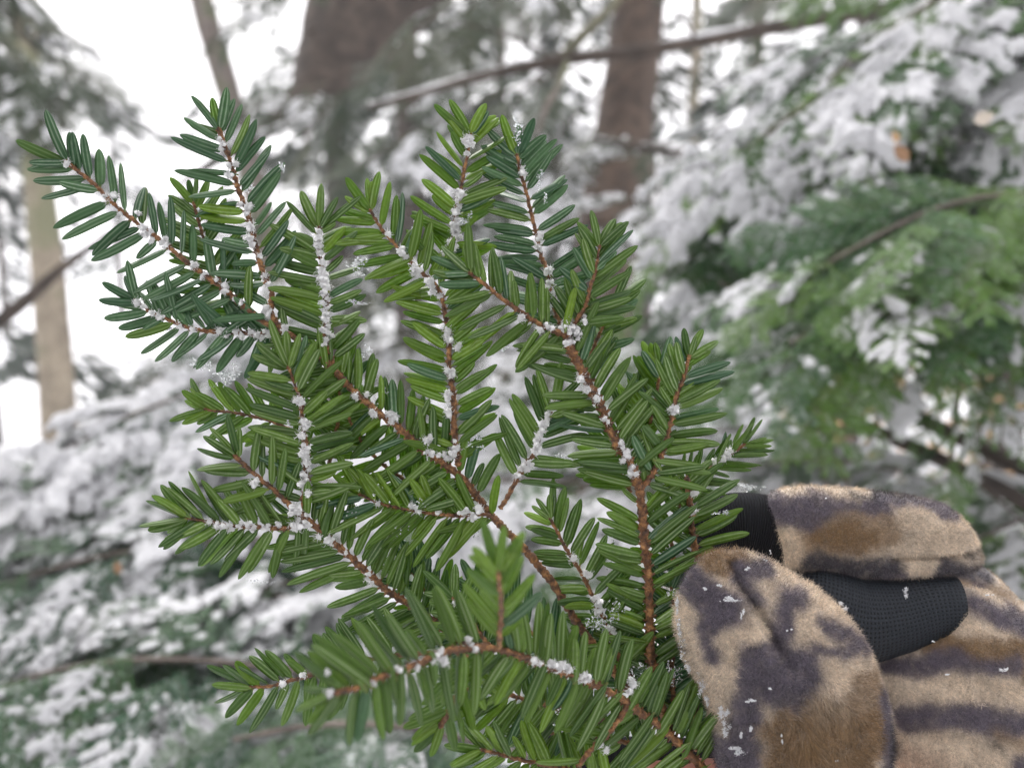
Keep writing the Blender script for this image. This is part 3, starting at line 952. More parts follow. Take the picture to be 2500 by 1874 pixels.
tw('M1', [(743, 842), (811, 897), (857, 948), (925, 1007), (975, 1045), (1026, 1091), (1081, 1129), (1127, 1167), (1170, 1218), (1199, 1256), (1239, 1299), (1273, 1330), (1328, 1396), (1362, 1442), (1413, 1525), (1470, 1600), (1530, 1680)], (160, 166), (8, 12), (132, 115), (70, 56), 19, 0,
   [(868, 966), (895, 963), (912, 1010), (908, 1003), (950, 1010), (955, 1030), (962, 1018), (1045, 1085), (1055, 1105), (1070, 1112), (1085, 1108), (1092, 1118), (1050, 1070)], 0, 0.05, 0.5)
tw('Mx', [(696, 806), (720, 825), (743, 842)], (161, 160), (8, 8), (80, 80), (60, 60), 30, 0, [(695, 806)], 0)
tw('I', [(705, 901), (722, 944), (735, 982), (739, 1032), (745, 1074), (747, 1129), (750, 1171), (741, 1218), (747, 1262)], (157, 160), (4, 8), (142, 132), (72, 72), 18, 0,
   [(732, 975), (733, 985), (742, 1028), (748, 1035), (745, 1045), (737, 1062), (742, 1085), (750, 1095), (744, 1105), (750, 1118), (747, 1130), (752, 1148), (745, 1160), (748, 1172), (738, 1180), (745, 1192)], 4, 0, 0.93)
tw('G', [(579, 1119), (633, 1167), (671, 1197), (705, 1231), (743, 1269)], (157, 160), (6, 7), (135, 120), (62, 62), 24, 0,
   [(620, 1180), (628, 1172), (718, 1243), (727, 1250)], 4, 0, 0.75)
tw('H', [(460, 1264), (511, 1273), (562, 1283), (617, 1285), (680, 1290), (722, 1285), (756, 1269)], (159, 160), (4, 7), (132, 138), (58, 58), 18, 0,
   [(511, 1272), (530, 1283), (540, 1285), (560, 1284), (563, 1290), (585, 1283), (605, 1280), (620, 1286), (645, 1288), (655, 1290), (718, 1290), (725, 1285), (680, 1280)], 4)
tw('M2', [(747, 1262), (794, 1307), (849, 1353), (904, 1404), (958, 1450), (1001, 1475), (1080, 1530), (1188, 1600), (1260, 1640)], (160, 168), (8, 10), (158, 122), (60, 72), 18, 0,
   [(748, 1255), (745, 1272), (752, 1280), (780, 1308), (800, 1317), (810, 1327), (845, 1350), (900, 1400), (898, 1412), (905, 1420)], 0, 0, 0.8)
tw('J', [(882, 1209), (942, 1233), (1018, 1247), (1102, 1258), (1186, 1256), (1215, 1275)], (163, 161), (4, 6), (150, 112), (55, 58), 17, 2,
   [(922, 1229), (1005, 1234), (1020, 1242), (1070, 1243), (1130, 1248), (1155, 1258), (1168, 1240)], 4)
tw('LK', [(906, 517), (932, 559), (957, 588), (986, 622), (1020, 656), (1058, 690), (1079, 723), (1088, 778), (1096, 833), (1096, 884), (1098, 906), (1104, 948), (1110, 1003), (1108, 1053), (1115, 1091), (1118, 1135)], (160, 162), (4, 9), (124, 122), (67, 64), 19, 2,
   [(948, 571), (978, 612), (985, 622), (992, 628), (1012, 652), (1020, 660), (1010, 668), (1052, 688), (1055, 700), (1058, 712), (1075, 722), (1094, 806), (1092, 818), (1096, 830), (1118, 848), (1094, 905), (1104, 912), (1095, 960), (1092, 975), (1094, 1007), (1096, 1015), (1110, 1075), (1115, 1095), (1108, 1110)], 4)
tw('N', [(1149, 331), (1143, 369), (1134, 411), (1126, 462), (1117, 504), (1109, 550), (1109, 584), (1096, 618), (1080, 690)], (160, 164), (4, 6), (122, 116), (64, 58), 20, 2,
   [(1148, 335), (1150, 350), (1140, 342), (1142, 375), (1122, 470), (1124, 480), (1118, 492), (1122, 503), (1112, 517), (1118, 545), (1108, 550), (1115, 560), (1105, 562), (1122, 540), (1112, 575), (1102, 590), (1110, 600), (1098, 615), (1090, 622)], 5)
tw('O', [(1263, 382), (1273, 428), (1286, 474), (1299, 529), (1311, 580), (1320, 622), (1337, 664), (1345, 728), (1375, 805)], (162, 166), (4, 7), (122, 132), (62, 72), 20, 1,
   [(1279, 420), (1318, 582), (1312, 600), (1320, 610), (1340, 660), (1345, 690), (1338, 700), (1350, 715), (1340, 728), (1355, 735), (1335, 720), (1345, 745)], 4)
tw('Q', [(1463, 605), (1455, 656), (1442, 698), (1430, 745), (1408, 783), (1390, 815)], (157, 159), (4, 6), (108, 132), (56, 46), 17, 0, [], 4)
tw('R', [(1151, 669), (1193, 702), (1235, 736), (1278, 766), (1332, 799), (1375, 816), (1391, 840)], (155, 159), (5, 8), (142, 112), (72, 52), 20, 0,
   [(1272, 775), (1318, 805), (1335, 797), (1345, 802)], 4)
tw('M4', [(1385, 815), (1391, 847), (1421, 906), (1442, 948), (1467, 991), (1484, 1037), (1509, 1088), (1539, 1130), (1552, 1164), (1562, 1200)], (159, 160), (12, 11), (136, 142), (60, 62), 19, 0,
   [(1378, 795), (1385, 785), (1382, 803), (1390, 812), (1400, 800), (1408, 810), (1425, 785), (1432, 778), (1420, 815), (1392, 835), (1385, 838), (1418, 925), (1430, 950), (1435, 948), (1455, 970), (1460, 975), (1475, 1022), (1484, 1030), (1515, 1080), (1520, 1092), (1528, 1105), (1535, 1115), (1520, 1125), (1545, 1140), (1540, 1152), (1550, 1155)], 0, 0.03, 1)
tw('M5', [(1562, 1196), (1569, 1257), (1573, 1320), (1581, 1383), (1585, 1446), (1586, 1508), (1588, 1587), (1600, 1680), (1640, 1790)], (160, 166), (11, 12), (118, 150), (70, 60), 20, 0, [], 0, 0.06, 0.75)
tw('S', [(1682, 872), (1670, 919), (1653, 961), (1642, 1012), (1628, 1067), (1615, 1109), (1594, 1155), (1564, 1196)], (160, 160), (5, 8), (104, 132), (56, 64), 16, 0,
   [(1648, 1000), (1643, 1005), (1650, 995)], 3)
tw('T', [(1611, 906), (1602, 970), (1585, 1040), (1562, 1110)], (166, 168), (4, 6), (110, 112), (60, 60), 18, 2, [], 4)
tw('U', [(1353, 986), (1336, 1024), (1319, 1062), (1307, 1100), (1281, 1138), (1265, 1164), (1243, 1206), (1222, 1240)], (161, 162), (4, 7), (138, 122), (60, 60), 22, 0,
   [(1350, 990), (1358, 985), (1345, 998), (1340, 1010), (1336, 1022), (1330, 1035), (1325, 1050), (1318, 1060), (1310, 1072), (1312, 1085), (1305, 1100), (1290, 1128), (1280, 1138), (1270, 1145), (1262, 1160), (1285, 1145), (1170, 1240), (1155, 1262)], 2, 0, 0.75)
tw('V', [(1813, 1088), (1788, 1105), (1758, 1126), (1733, 1143), (1690, 1168), (1650, 1200)], (168, 170), (4, 6), (92, 112), (44, 44), 14, 0,
   [(1785, 1100), (1775, 1108), (1760, 1120), (1748, 1128)], 4, 0, 1, 12)
tw('W', [(1678, 1176), (1682, 1214), (1687, 1244), (1687, 1269), (1693, 1311), (1697, 1345), (1702, 1440), (1710, 1600)], (164, 168), (7, 10), (60, 128), (60, 78), 19, 0,
   [(1690, 1205), (1700, 1200), (1690, 1238), (1695, 1245), (1688, 1250)], 0, 0, 0.6)
tw('X', [(1345, 1269), (1370, 1316), (1395, 1362), (1417, 1393), (1451, 1463), (1465, 1494), (1490, 1535), (1500, 1573), (1540, 1660)], (162, 167), (4, 8), (92, 132), (60, 60), 19, 0,
   [(1400, 1362), (1428, 1395), (1440, 1402), (1450, 1460), (1458, 1475), (1462, 1490), (1490, 1530), (1497, 1540)], 4)
tw('E', [(831, 1688), (883, 1674), (935, 1650), (986, 1632), (1038, 1611), (1085, 1590), (1133, 1584), (1188, 1577)], (116, 133), (8, 10), (150, 170), (82, 76), 22, 0,
   [(805, 1690), (800, 1640), (912, 1665), (955, 1640), (970, 1632), (1018, 1628), (1065, 1600), (1075, 1590), (1060, 1612), (1085, 1615), (1145, 1560), (1150, 1575), (1160, 1585)], 5, 0.0, 1)
tw('M3', [(1188, 1577), (1240, 1591), (1292, 1608), (1344, 1629), (1396, 1646), (1448, 1667), (1524, 1708), (1569, 1743), (1611, 1771), (1656, 1812), (1740, 1900)], (134, 160), (8, 11), (150, 140), (84, 74), 15, 0,
   [(1305, 1612), (1318, 1618), (1330, 1620), (1342, 1618), (1352, 1622), (1365, 1628), (1375, 1622), (1388, 1632), (1415, 1650), (1425, 1646), (1430, 1658), (1545, 1670), (1537, 1688)], 0, 0, 0.95)
tw('F', [(606, 1677), (658, 1674), (710, 1660), (761, 1646), (840, 1620), (960, 1600), (1100, 1590)], (158, 160), (4, 7), (130, 112), (66, 66), 21, 0,
   [(690, 1668), (742, 1646)], 3, 0, 0.8)
tw('Y', [(1216, 1404), (1223, 1456), (1223, 1497), (1220, 1549), (1218, 1577)], (112, 131), (6, 8), (130, 130), (50, 55), 24, 2, [], 4)
tw('Z', [(1396, 1900), (1431, 1843), (1483, 1791), (1517, 1746), (1535, 1712)], (146, 150), (7, 8), (125, 130), (60, 60), 40, 2, [(1465, 1818), (1480, 1830)], 0, 0.0, 0.7)
tw('AB', [(1109, 1463), (1130, 1490), (1160, 1530), (1200, 1580)], (158, 160), (4, 6), (110, 110), (60, 60), 20, 0, [(1112, 1470), (1128, 1490)], 4)
tw('AA', [(1080, 1764), (1101, 1725), (1125, 1670), (1140, 1600)], (142, 138), (7, 8), (120, 140), (50, 50), 34, 2, [], 3)
# background twigs of the same branch that thicken it
tw('AE', [(505, 1000), (600, 1012), (700, 1045), (760, 1120)], (166, 165), (4, 6), (110, 110), (52, 52), 20, 2, [], 4)
tw('AD', [(474, 500), (500, 590), (540, 690), (600, 780)], (166, 166), (4, 6), (110, 110), (60, 60), 19, 0, [], 3)
tw('AG', [(840, 1000), (900, 1100), (1000, 1180), (1100, 1240)], (168, 167), (4, 6), (110, 120), (60, 60), 19, 2, [], 3)
tw('AI', [(1570, 960), (1520, 1040), (1500, 1120), (1540, 1200)], (169, 167), (4, 6), (100, 110), (60, 60), 20, 2, [], 3)
tw('AJ', [(1660, 1230), (1640, 1300), (1650, 1400), (1660, 1540)], (170, 172), (4, 7), (120, 120), (60, 60), 19, 0, [], 3)
tw('AK', [(1010, 1400), (1060, 1470), (1150, 1560), (1260, 1640)], (170, 168), (4, 6), (120, 120), (60, 64), 18, 1, [], 3)
tw('AL', [(1170, 1450), (1240, 1500), (1330, 1570), (1420, 1640)], (168, 168), (4, 7), (120, 120), (62, 62), 17, 1, [], 3)
tw('AM', [(1130, 1680), (1220, 1690), (1330, 1720), (1480, 1760)], (155, 160), (4, 7), (120, 130), (70, 66), 17, 0, [], 3)
tw('AN', [(1290, 1790), (1380, 1790), (1480, 1800), (1600, 1830)], (160, 164), (4, 7), (110, 120), (66, 60), 17, 0, [], 4)
tw('AO', [(1480, 1560), (1520, 1620), (1580, 1700), (1640, 1780)], (168, 170), (4, 7), (120, 120), (62, 60), 17, 1, [], 3)
tw('AP', [(1640, 1440), (1650, 1540), (1640, 1640), (1650, 1760)], (166, 168), (4, 7), (110, 90), (62, 60), 18, 1, [], 3)
tw('AQ', [(1180, 1830), (1260, 1850), (1350, 1870), (1480, 1900)], (150, 155), (4, 7), (120, 120), (60, 60), 20, 2, [], 3)
tw('AV', [(1650, 1590), (1680, 1660), (1700, 1720), (1690, 1800)], (170, 171), (4, 7), (110, 90), (60, 60), 15, 1, [], 3)
tw('AW', [(1560, 1620), (1620, 1680), (1680, 1740), (1700, 1830)], (171, 172), (4, 7), (110, 90), (60, 60), 16, 1, [], 3)
tw('AR', [(1500, 740), (1470, 800), (1440, 880), (1450, 930)], (165, 164), (4, 6), (110, 110), (60, 56), 20, 0, [], 3)
tw('AT', [(780, 870), (830, 960), (820, 1050), (800, 1150)], (168, 168), (4, 6), (110, 120), (60, 60), 20, 0, [], 3)

BASE = P(1640, 1830, 0.166)
held = link('hemlock_branch', None, loc=BASE,
            label='green hemlock branch dotted with white woolly tufts, pinched between glove thumb and finger', category='branch')
all_needles = []     # (score, twig object, twig base, M4, mesh variant, material, asp, len)
CF = FW


def wool_geo(seed):
    r = np.random.default_rng(seed)
    parts = []
    nb = int(r.integers(9, 18))
    el = nrm(r.normal(0, 1, 3))
    for k in range(nb):
        u, v_ = np.meshgrid(np.linspace(0.0, np.pi, 6), np.linspace(0, 2 * np.pi, 8, endpoint=False), indexing='ij')
        p = np.stack([np.sin(u) * np.cos(v_), np.sin(u) * np.sin(v_), np.cos(u)], -1).reshape(-1, 3)
        p = p * (1 + 0.45 * vnoise(p, 1.7, seed * 7 + k, 2)[:, None])
        s = r.uniform(0.14, 0.36)
        c = nrm(r.normal(0, 1, 3)) * r.uniform(0.35, 0.72)
        if k == 0:
            s, c = 0.70, np.zeros(3)
        elif k == 1:
            s, c = r.uniform(0.4, 0.6), nrm(r.normal(0, 1, 3)) * 0.6
        p = p * s + c + el * np.dot(el, c) * 0.5
        i, j = np.meshgrid(np.arange(5), np.arange(8), indexing='ij')
        f = np.stack([i * 8 + j, (i + 1) * 8 + j, (i + 1) * 8 + (j + 1) % 8, i * 8 + (j + 1) % 8], -1).reshape(-1, 4)
        parts.append((p, f, 0))
    for k in range(40):      # wax threads
        d = nrm(r.normal(0, 1, 3))
        a = d * 0.6
        a = d * r.uniform(0.3, 0.7) + r.normal(0, 0.25, 3)
        q = np.stack([a, a + d * 0.3 + r.normal(0, 0.16, 3), a + d * 0.5 + r.normal(0, 0.3, 3)])
        v, f = tube(q, [0.09, 0.05, 0.01], 3, cap=False)
        parts.append((v, f, 0))
    v, f, _ = merge(parts)
    return make_mesh('wool_tuft', v, f, [M_WOOL])


WOOL = [wool_geo(k) for k in range(12)]

n_wool = 0
for key, T in TW.items():
    pth = np.array(T['path'], float)
    n = len(pth)
    dep = np.linspace(T['dep'][0], T['dep'][1], n)[:, None]
    rad = np.linspace(T['rad'][0], T['rad'][1], n)[:, None] * 0.88
    q = resample(np.hstack([pth, np.zeros((n, 1)), dep, rad]), 5.0)
    m = len(q)
    W = np.array([P(a[0], a[1], a[3] / 1000.0) for a in q])
    Wr = q[:, 4] * PXM * (q[:, 3] / 160.0)
    base = W[-1].copy()
    # knobbly stem with leaf pegs
    wig = np.cumsum(rng.normal(0, 0.25, m)); wig -= np.linspace(wig[0], wig[-1], m)
    rr = Wr * (1 + 0.10 * np.sin(np.arange(m) * 1.9) + 0.11 * rng.standard_normal(m))
    jit = rng.normal(0, 1, (m, 3)) * 0.00006
    v, f = tube(W - base + jit, rr, 9, 0.10)
    parts = [(v, f, 0)]
    tan = np.gradient(q[:, :2], axis=0)
    tan = -tan / np.linalg.norm(tan, axis=1, keepdims=True)      # towards the tip, photo axes (y down)
    acc_twigs = link('twig' if T['rad'][1] < 10 else 'stem', None, held)
    step_i = max(1, T['sp'] / 5.0)
    tot = int((m - 1) / step_i)
    twig_needles = []
    for k in range(tot + 1):
        for s in (0, 1):
            fi = (k + (0.5 if s else 0.0) + rng.uniform(-0.28, 0.28)) * step_i
            if fi > m - 2 or fi < 0:
                continue
            i0 = int(fi)
            tt = fi / (m - 1)
            if tt < T['t0'] or tt > T['t1'] or rng.random() < 0.06:
                continue
            L = T['L'][s] * rng.uniform(0.82, 1.06)
            endf = min(1.0, 0.72 + fi * 5 / 260.0)
            L *= endf
            if rng.random() < 0.10:
                L *= 0.6
            ang = T['A'][s] * (0.62 + 0.38 * min(1.0, fi * 5 / 170.0)) + rng.normal(0, 4.5)
            tg = tan[i0]
            th = math.atan2(-tg[1], tg[0]) + math.radians(ang) * (1 if s == 0 else -1)
            twig_needles.append((i0, th, L, s))
    for k in range(T['rose']):
        a = (k - (T['rose'] - 1) / 2) * 26 + rng.normal(0, 7)
        th = math.atan2(-tan[0][1], tan[0][0]) + math.radians(a)
        twig_needles.append((0, th, T['L'][0] * rng.uniform(0.62, 0.95) * (0.86 if k % 2 else 1), 2))
    # pegs
    for (i0, th, L, s) in twig_needles:
        dv = math.cos(th) * RT + math.sin(th) * UP
        p0 = W[i0] - base
        pp = np.stack([p0, p0 + (dv - CF * rng.uniform(0, 0.5)) * Wr[i0] * 1.7])
        pv, pf = tube(pp, [Wr[i0] * 0.6, Wr[i0] * 0.25], 4, cap=False)
        parts.append((pv, pf, 0))
    # bud at the tip
    bt = math.cos(math.atan2(-tan[0][1], tan[0][0])) * RT + math.sin(math.atan2(-tan[0][1], tan[0][0])) * UP
    pv, pf = tube(np.stack([W[0] - base, W[0] - base + bt * Wr[0] * 1.3, W[0] - base + bt * Wr[0] * 2.6]), [Wr[0] * 1.0, Wr[0] * 1.35, Wr[0] * 0.3], 6)
    parts.append((pv, pf, 0))
    v, f, _ = merge(parts)
    acc_twigs.data if False else None
    bpy.data.objects.remove(acc_twigs)
    name = 'twig' if T['rad'][1] < 10 else 'stem'
    to = link(name, make_mesh(name, v, f, [M_TWIG]), held, loc=base - BASE)
    for (i0, th, L, s) in twig_needles:
        dsc = q[i0, 3] / 160.0
        Lm = L * PXM * dsc if key not in ('E', 'Y') else L * PXM * 0.80
        phi = math.radians(rng.normal(0, 9) + T['tilt'])
        dv = math.cos(phi) * (math.cos(th) * RT + math.sin(th) * UP) - math.sin(phi) * CF
        nn = -CF + rng.normal(0, 0.30, 3)
        nn = nrm(nn - dv * np.dot(nn, dv))
        x = np.cross(dv, nn)
        p0 = W[i0] + dv * Wr[i0] * 0.8 + CF * rng.normal(0.0002, 0.00045)
        if rng.random() < (0.18 if key in ('E', 'M3') else 0.015):
            p0 = W[i0] - dv * Wr[i0] * 2.5 - CF * Wr[i0] * 1.15      # rooted on the near side of the twig
        mi = int(rng.integers(0, 10))
        half_w = rng.uniform(9.4, 12.6) * PXM * (0.6 if key == 'V' else 1)
        half_w = min(half_w, Lm * 0.14)
        M = Matrix.Identity(4)
        for c_, vec, sc_ in ((0, x, half_w / ASP), (1, dv, Lm), (2, nn, half_w / ASP)):
            for r_ in range(3):
                M[r_][c_] = float(vec[r_] * sc_)
        for r_ in range(3):
            M[r_][3] = float(p0[r_] - base[r_])
        mat = T['mat'] if rng.random() > 0.15 else int(rng.integers(0, 3))
        inframe = 20 < q[i0, 0] < 2480 and 20 < q[i0, 1] < 1800
        score = L * (1 if inframe else 0.1) * (1.25 if q[i0, 3] < 162.5 else 0.7) * rng.uniform(0.9, 1.1)
        all_needles.append((score, to, base, M, mi, mat))
    # wool tufts
    for (wx, wy) in T['wool']:
        dd = np.hypot(q[:, 0] - wx, q[:, 1] - wy)
        i0 = int(np.argmin(dd))
        d = q[i0, 3] / 1000.0 - Wr[i0] * 0.75
        p = P(wx, wy, d)
        sz = rng.uniform(8.5, 14.5) * PXM * (q[i0, 3] / 160.0)
        for rep in range(2 if rng.random() < 0.35 else 1):
            wo_ = link('wool_tuft', WOOL[int(rng.integers(0, 12))], to)
            R_ = Matrix.Rotation(rng.uniform(0, 6.28), 4, Vector(nrm(rng.normal(0, 1, 3))))
            off = rng.normal(0, 6 * PXM, 3) if rep else np.zeros(3)
            s3 = sz * rng.uniform(0.75, 1.0) * (0.8 if rep else 1)
            wo_.matrix_local = Matrix.Translation(Vector(p + off - base)) @ R_ @ Matrix.Diagonal((s3, s3 * rng.uniform(0.8, 1.15), s3, 1))
            n_wool += 1

all_needles.sort(key=lambda a: -a[0])
for score, to, base, M, mi, mat in all_needles[:296]:
    o = link('needle', NMESH[mat][mi], to)
    o.matrix_local = M
VV, FF, UVS, RN, FMs, off = [], [], [], [], [], 0
for score, to, base, M, mi, mat in all_needles[296:]:
    g = NVAR[mi]
    v = nverts(g, ASP)
    m3 = np.array(M)
    v = v @ m3[:3, :3].T + m3[:3, 3] + (base - BASE)
    VV.append(v); FF.append(g[2] + off); UVS.append(g[1])
    RN.append(np.full(len(v), rng.random())); FMs.append(np.full(len(g[2]), mat))
    off += len(v)
link('needles', make_mesh('needles', np.concatenate(VV), np.concatenate(FF), M_NEEDLE, fmat=np.concatenate(FMs),
                          attrs={'nuv': ('FLOAT_VECTOR', np.concatenate(UVS)), 'rnd': ('FLOAT', np.concatenate(RN))}), held, kind='stuff')
print('needles', len(all_needles), 'wool', n_wool)


# ------------------------------------------------------------------ ice and snow grains
def chips(clusters, dens=1.0, smin=1.2, smax=3.6):
    """clusters: (px, py, depth mm, rx px, ry px, count) -> octahedral chips"""
    O = np.array([[1, 0, 0], [-1, 0, 0], [0, 1, 0], [0, -1, 0], [0, 0, 1], [0, 0, -1]], float)
    OF = np.array([[0, 2, 4], [2, 1, 4], [1, 3, 4], [3, 0, 4], [2, 0, 5], [1, 2, 5], [3, 1, 5], [0, 3, 5]])
    V, F, off = [], [], 0
    for (x, y, d, rx, ry, c) in clusters:
        sub = rng.normal(0, 1, (max(2, c // 14), 2)) * 0.6
        for k in range(int(c * dens)):
            cc = sub[rng.integers(0, len(sub))] + rng.normal(0, 0.28, 2)
            p = P(x + cc[0] * rx, y + cc[1] * ry, (d + rng.normal(0, 0.4)) / 1000)
            s = rng.uniform(smin, smax) * PXM * np.array([1, rng.uniform(0.4, 1.5), rng.uniform(0.4, 1)])
            Q, _ = np.linalg.qr(rng.normal(0, 1, (3, 3)))
            V.append((O * s * rng.uniform(0.6, 1.2, (6, 1))) @ Q.T + p)
            F.append(OF + off); off += 6
    return np.concatenate(V), np.concatenate(F)


ICE = [(608, 462, 161, 14, 16, 60), (688, 405, 159, 12, 14, 40), (405, 795, 163, 32, 8, 90), (490, 885, 164, 40, 14, 120), (545, 915, 165, 28, 22, 140), (165, 395, 160, 8, 8, 20),
       (878, 645, 160, 30, 22, 130), (861, 740, 159, 22, 8, 50), (931, 664, 163, 26, 14, 70), (1003, 732, 164, 22, 12, 70), (1262, 320, 161, 16, 34, 120), (1320, 440, 162, 10, 30, 60),
       (1135, 545, 161, 18, 12, 70), (1345, 715, 160, 22, 34, 90), (891, 855, 162, 12, 16, 50), (1150, 1080, 160, 20, 16, 50), (1387, 1120, 164, 60, 12, 160), (1640, 1345, 165, 26, 18, 120),
       (1771, 1250, 164, 18, 8, 60), (1826, 1185, 168, 30, 10, 80), (520, 1270, 162, 8, 10, 20), (940, 970, 161, 20, 20, 40), (1240, 850, 161, 12, 12, 40), (1010, 550, 163, 10, 14, 20),
       (1180, 1650, 139, 16, 40, 110), (1370, 1615, 152, 34, 14, 110), (1460, 1530, 160, 26, 30, 120), (1560, 1640, 158, 30, 30, 90), (1640, 1640, 160, 22, 40, 120), (1660, 1440, 162, 20, 20, 60),
       (1520, 1480, 160, 40, 30, 60), (1400, 1760, 150, 40, 40, 60), (1190, 1420, 150, 20, 30, 40), (1660, 1560, 156, 12, 50, 80), (780, 745, 158, 8, 10, 14), (700, 1035, 157, 8, 8, 14),
       (1000, 1280, 158, 60, 40, 30), (900, 1250, 158, 60, 40, 30), (640, 1420, 160, 60, 8, 20), (1140, 1300, 163, 20, 10, 30), (1500, 1340, 164, 30, 40, 50)]
v, f = chips(ICE)
link('ice_crystals', make_mesh('ice_crystals', v - BASE, f, [M_ICE], smooth=False), held, kind='stuff')

# ------------------------------------------------------------------ the gloved hand
HAND_BASE = P(2500, 1900, 0.175)
hand = link('gloved_hand', None, loc=HAND_BASE,
            label='gloved hand in brown and grey camouflage fleece with black knit fingers, holding the branch', category='glove')


def G(cx, cy):
    return 1600 + cx / 2.29, 1150 + cy / 2.29


TAN, GREY, BROWN, DARK = (0.66, 0.545, 0.425), (0.115, 0.095, 0.125), (0.24, 0.145, 0.065), (0.022, 0.018, 0.022)  # DARK paints shade into creases and along thumb and palm edges
LBR = (0.33, 0.235, 0.15)
GREY2 = (0.050, 0.042, 0.056)
STROKES = [  # crop coordinates of the glove close-up: x0 y0 x1 y1 radius colour
    (280, 490, 430, 480, 60, BROWN), (440, 530, 600, 520, 48, GREY), (430, 560, 480, 650, 50, GREY), (190, 610, 330, 700, 95, GREY), (240, 790, 290, 700, 70, GREY), (225, 880, 250, 960, 42, GREY),
    (640, 640, 760, 650, 40, GREY), (620, 690, 600, 840, 60, GREY), (850, 780, 1050, 850, 40, GREY), (800, 905, 1050, 915, 36, GREY), (1080, 900, 1130, 960, 34, GREY),
    (480, 960, 700, 1010, 120, GREY), (440, 1060, 640, 1130, 75, GREY), (430, 1180, 440, 1660, 75, GREY), (390, 1500, 400, 1900, 80, GREY),
    (760, 1220, 1100, 1200, 90, LBR), (640, 1320, 1080, 1370, 130, BROWN), (620, 1500, 1000, 1560, 110, BROWN), (700, 1680, 1000, 1800, 120, BROWN), (1000, 1080, 1150, 1130, 50, LBR),
    (1190, 1250, 1250, 1700, 60, GREY), (1250, 1400, 1260, 1900, 40, DARK), (110, 980, 120, 990, 30, DARK),
    (250, 1300, 300, 1500, 30, GREY)]
STROKES_PALM = [
    (1730, 720, 2061, 850, 60, GREY), (1500, 930, 2061, 930, 62, BROWN), (1960, 1000, 2200, 1100, 90, BROWN), (1290, 1090, 1500, 1010, 52, GREY), (1500, 990, 1850, 990, 46, GREY),
    (1330, 1320, 1650, 1260, 66, GREY), (1650, 1270, 2300, 1240, 72, GREY), (1850, 1480, 2300, 1480, 75, GREY), (1500, 1655, 2300, 1640, 28, GREY), (1700, 1375, 1730, 1400, 16, (0.004, 0.004, 0.004)),  # near-black dab paints the dark inside of a small hole
    (1200, 1250, 1230, 1700, 50, DARK), (1700, 1320, 1850, 1360, 22, LBR), (1400, 1850, 2300, 1900, 90, BROWN), (2150, 700, 2300, 800, 80, TAN), (2200, 1350, 2500, 1350, 50, BROWN)]
STROKES_FINGER = [
    (620, 150, 900, 190, 58, GREY), (900, 235, 1200, 185, 62, GREY), (1200, 150, 1640, 190, 32, GREY), (830, 320, 1200, 310, 98, LBR), (840, 310, 1100, 340, 62, BROWN), (820, 480, 1250, 530, 84, GREY2), (1540, 505, 1790, 540, 62, GREY2), (600, 200, 820, 240, 50, GREY),
    (1250, 570, 1500, 575, 26, GREY), (1600, 610, 1900, 650, 45, LBR), (1680, 425, 1780, 425, 18, DARK), (1080, 118, 1440, 145, 12, DARK), (1700, 590, 1760, 600, 20, GREY)]


def camo(px, py, strokes, seed):
    """fleece print with painted-in crease and edge shade at photo pixels px, py of the laid out cloth"""
    p = np.stack([px, py], 1)
    w1 = vnoise(p, 1 / 60, seed, 3) * 22 + vnoise(p, 1 / 14, seed + 31, 2) * 5
    w2 = vnoise(p, 1 / 60, seed + 11, 3) * 22 + vnoise(p, 1 / 14, seed + 32, 2) * 5
    x, y = px + w1, py + w2
    colr = np.tile(np.array(TAN), (len(px), 1))
    colr *= (1 + 0.18 * vnoise(p, 1 / 45, seed + 3, 3))[:, None]
    for (a, b, c, d, r, cl) in strokes:
        x0, y0 = G(a, b); x1, y1 = G(c, d)
        r = r / 2.29
        dx, dy = x1 - x0, y1 - y0
        L2 = dx * dx + dy * dy + 1e-6
        t = np.clip(((x - x0) * dx + (y - y0) * dy) / L2, 0, 1)
        dist = np.hypot(x - x0 - t * dx, y - y0 - t * dy)
        soft = 9.0
        a_ = 1 / (1 + np.exp((dist - r) / soft * 2.2))
        a_ = a_ * (1 - 0.25 * np.clip(vnoise(p, 1 / 12, seed + 5, 2), 0, 1))
        colr = colr * (1 - a_[:, None]) + np.array(cl) * a_[:, None]
    sp = vnoise(p, 1 / 5.0, seed + 9, 2)
    return np.clip(colr * (1 + 0.22 * sp)[:, None], 0.003, 0.9)


def cam_pt(px, py, dz):
    """px, py arrays at depth dz arrays (m)"""
    px, py, dz = np.broadcast_arrays(px, py, dz)
    return CAM + FW * dz[..., None] + RT * ((px - 1250) / FPX * dz)[..., None] + UP * ((937 - py) / FPX * dz)[..., None]


def grid_faces(n, m, closed=True):
    if closed:
        i, j = np.meshgrid(np.arange(n - 1), np.arange(m), indexing='ij')
        return np.stack([i * m + j, i * m + (j + 1) % m, (i + 1) * m + (j + 1) % m, (i + 1) * m + j], -1).reshape(-1, 4)


def smooth_interp(u, xs, ys):
    y = np.interp(u, xs, ys)
    k = np.exp(-np.linspace(-2, 2, 9) ** 2); k /= k.sum()
    yp = np.concatenate([np.full(4, y[0]), y, np.full(4, y[-1])])
    return np.convolve(yp, k, 'valid')


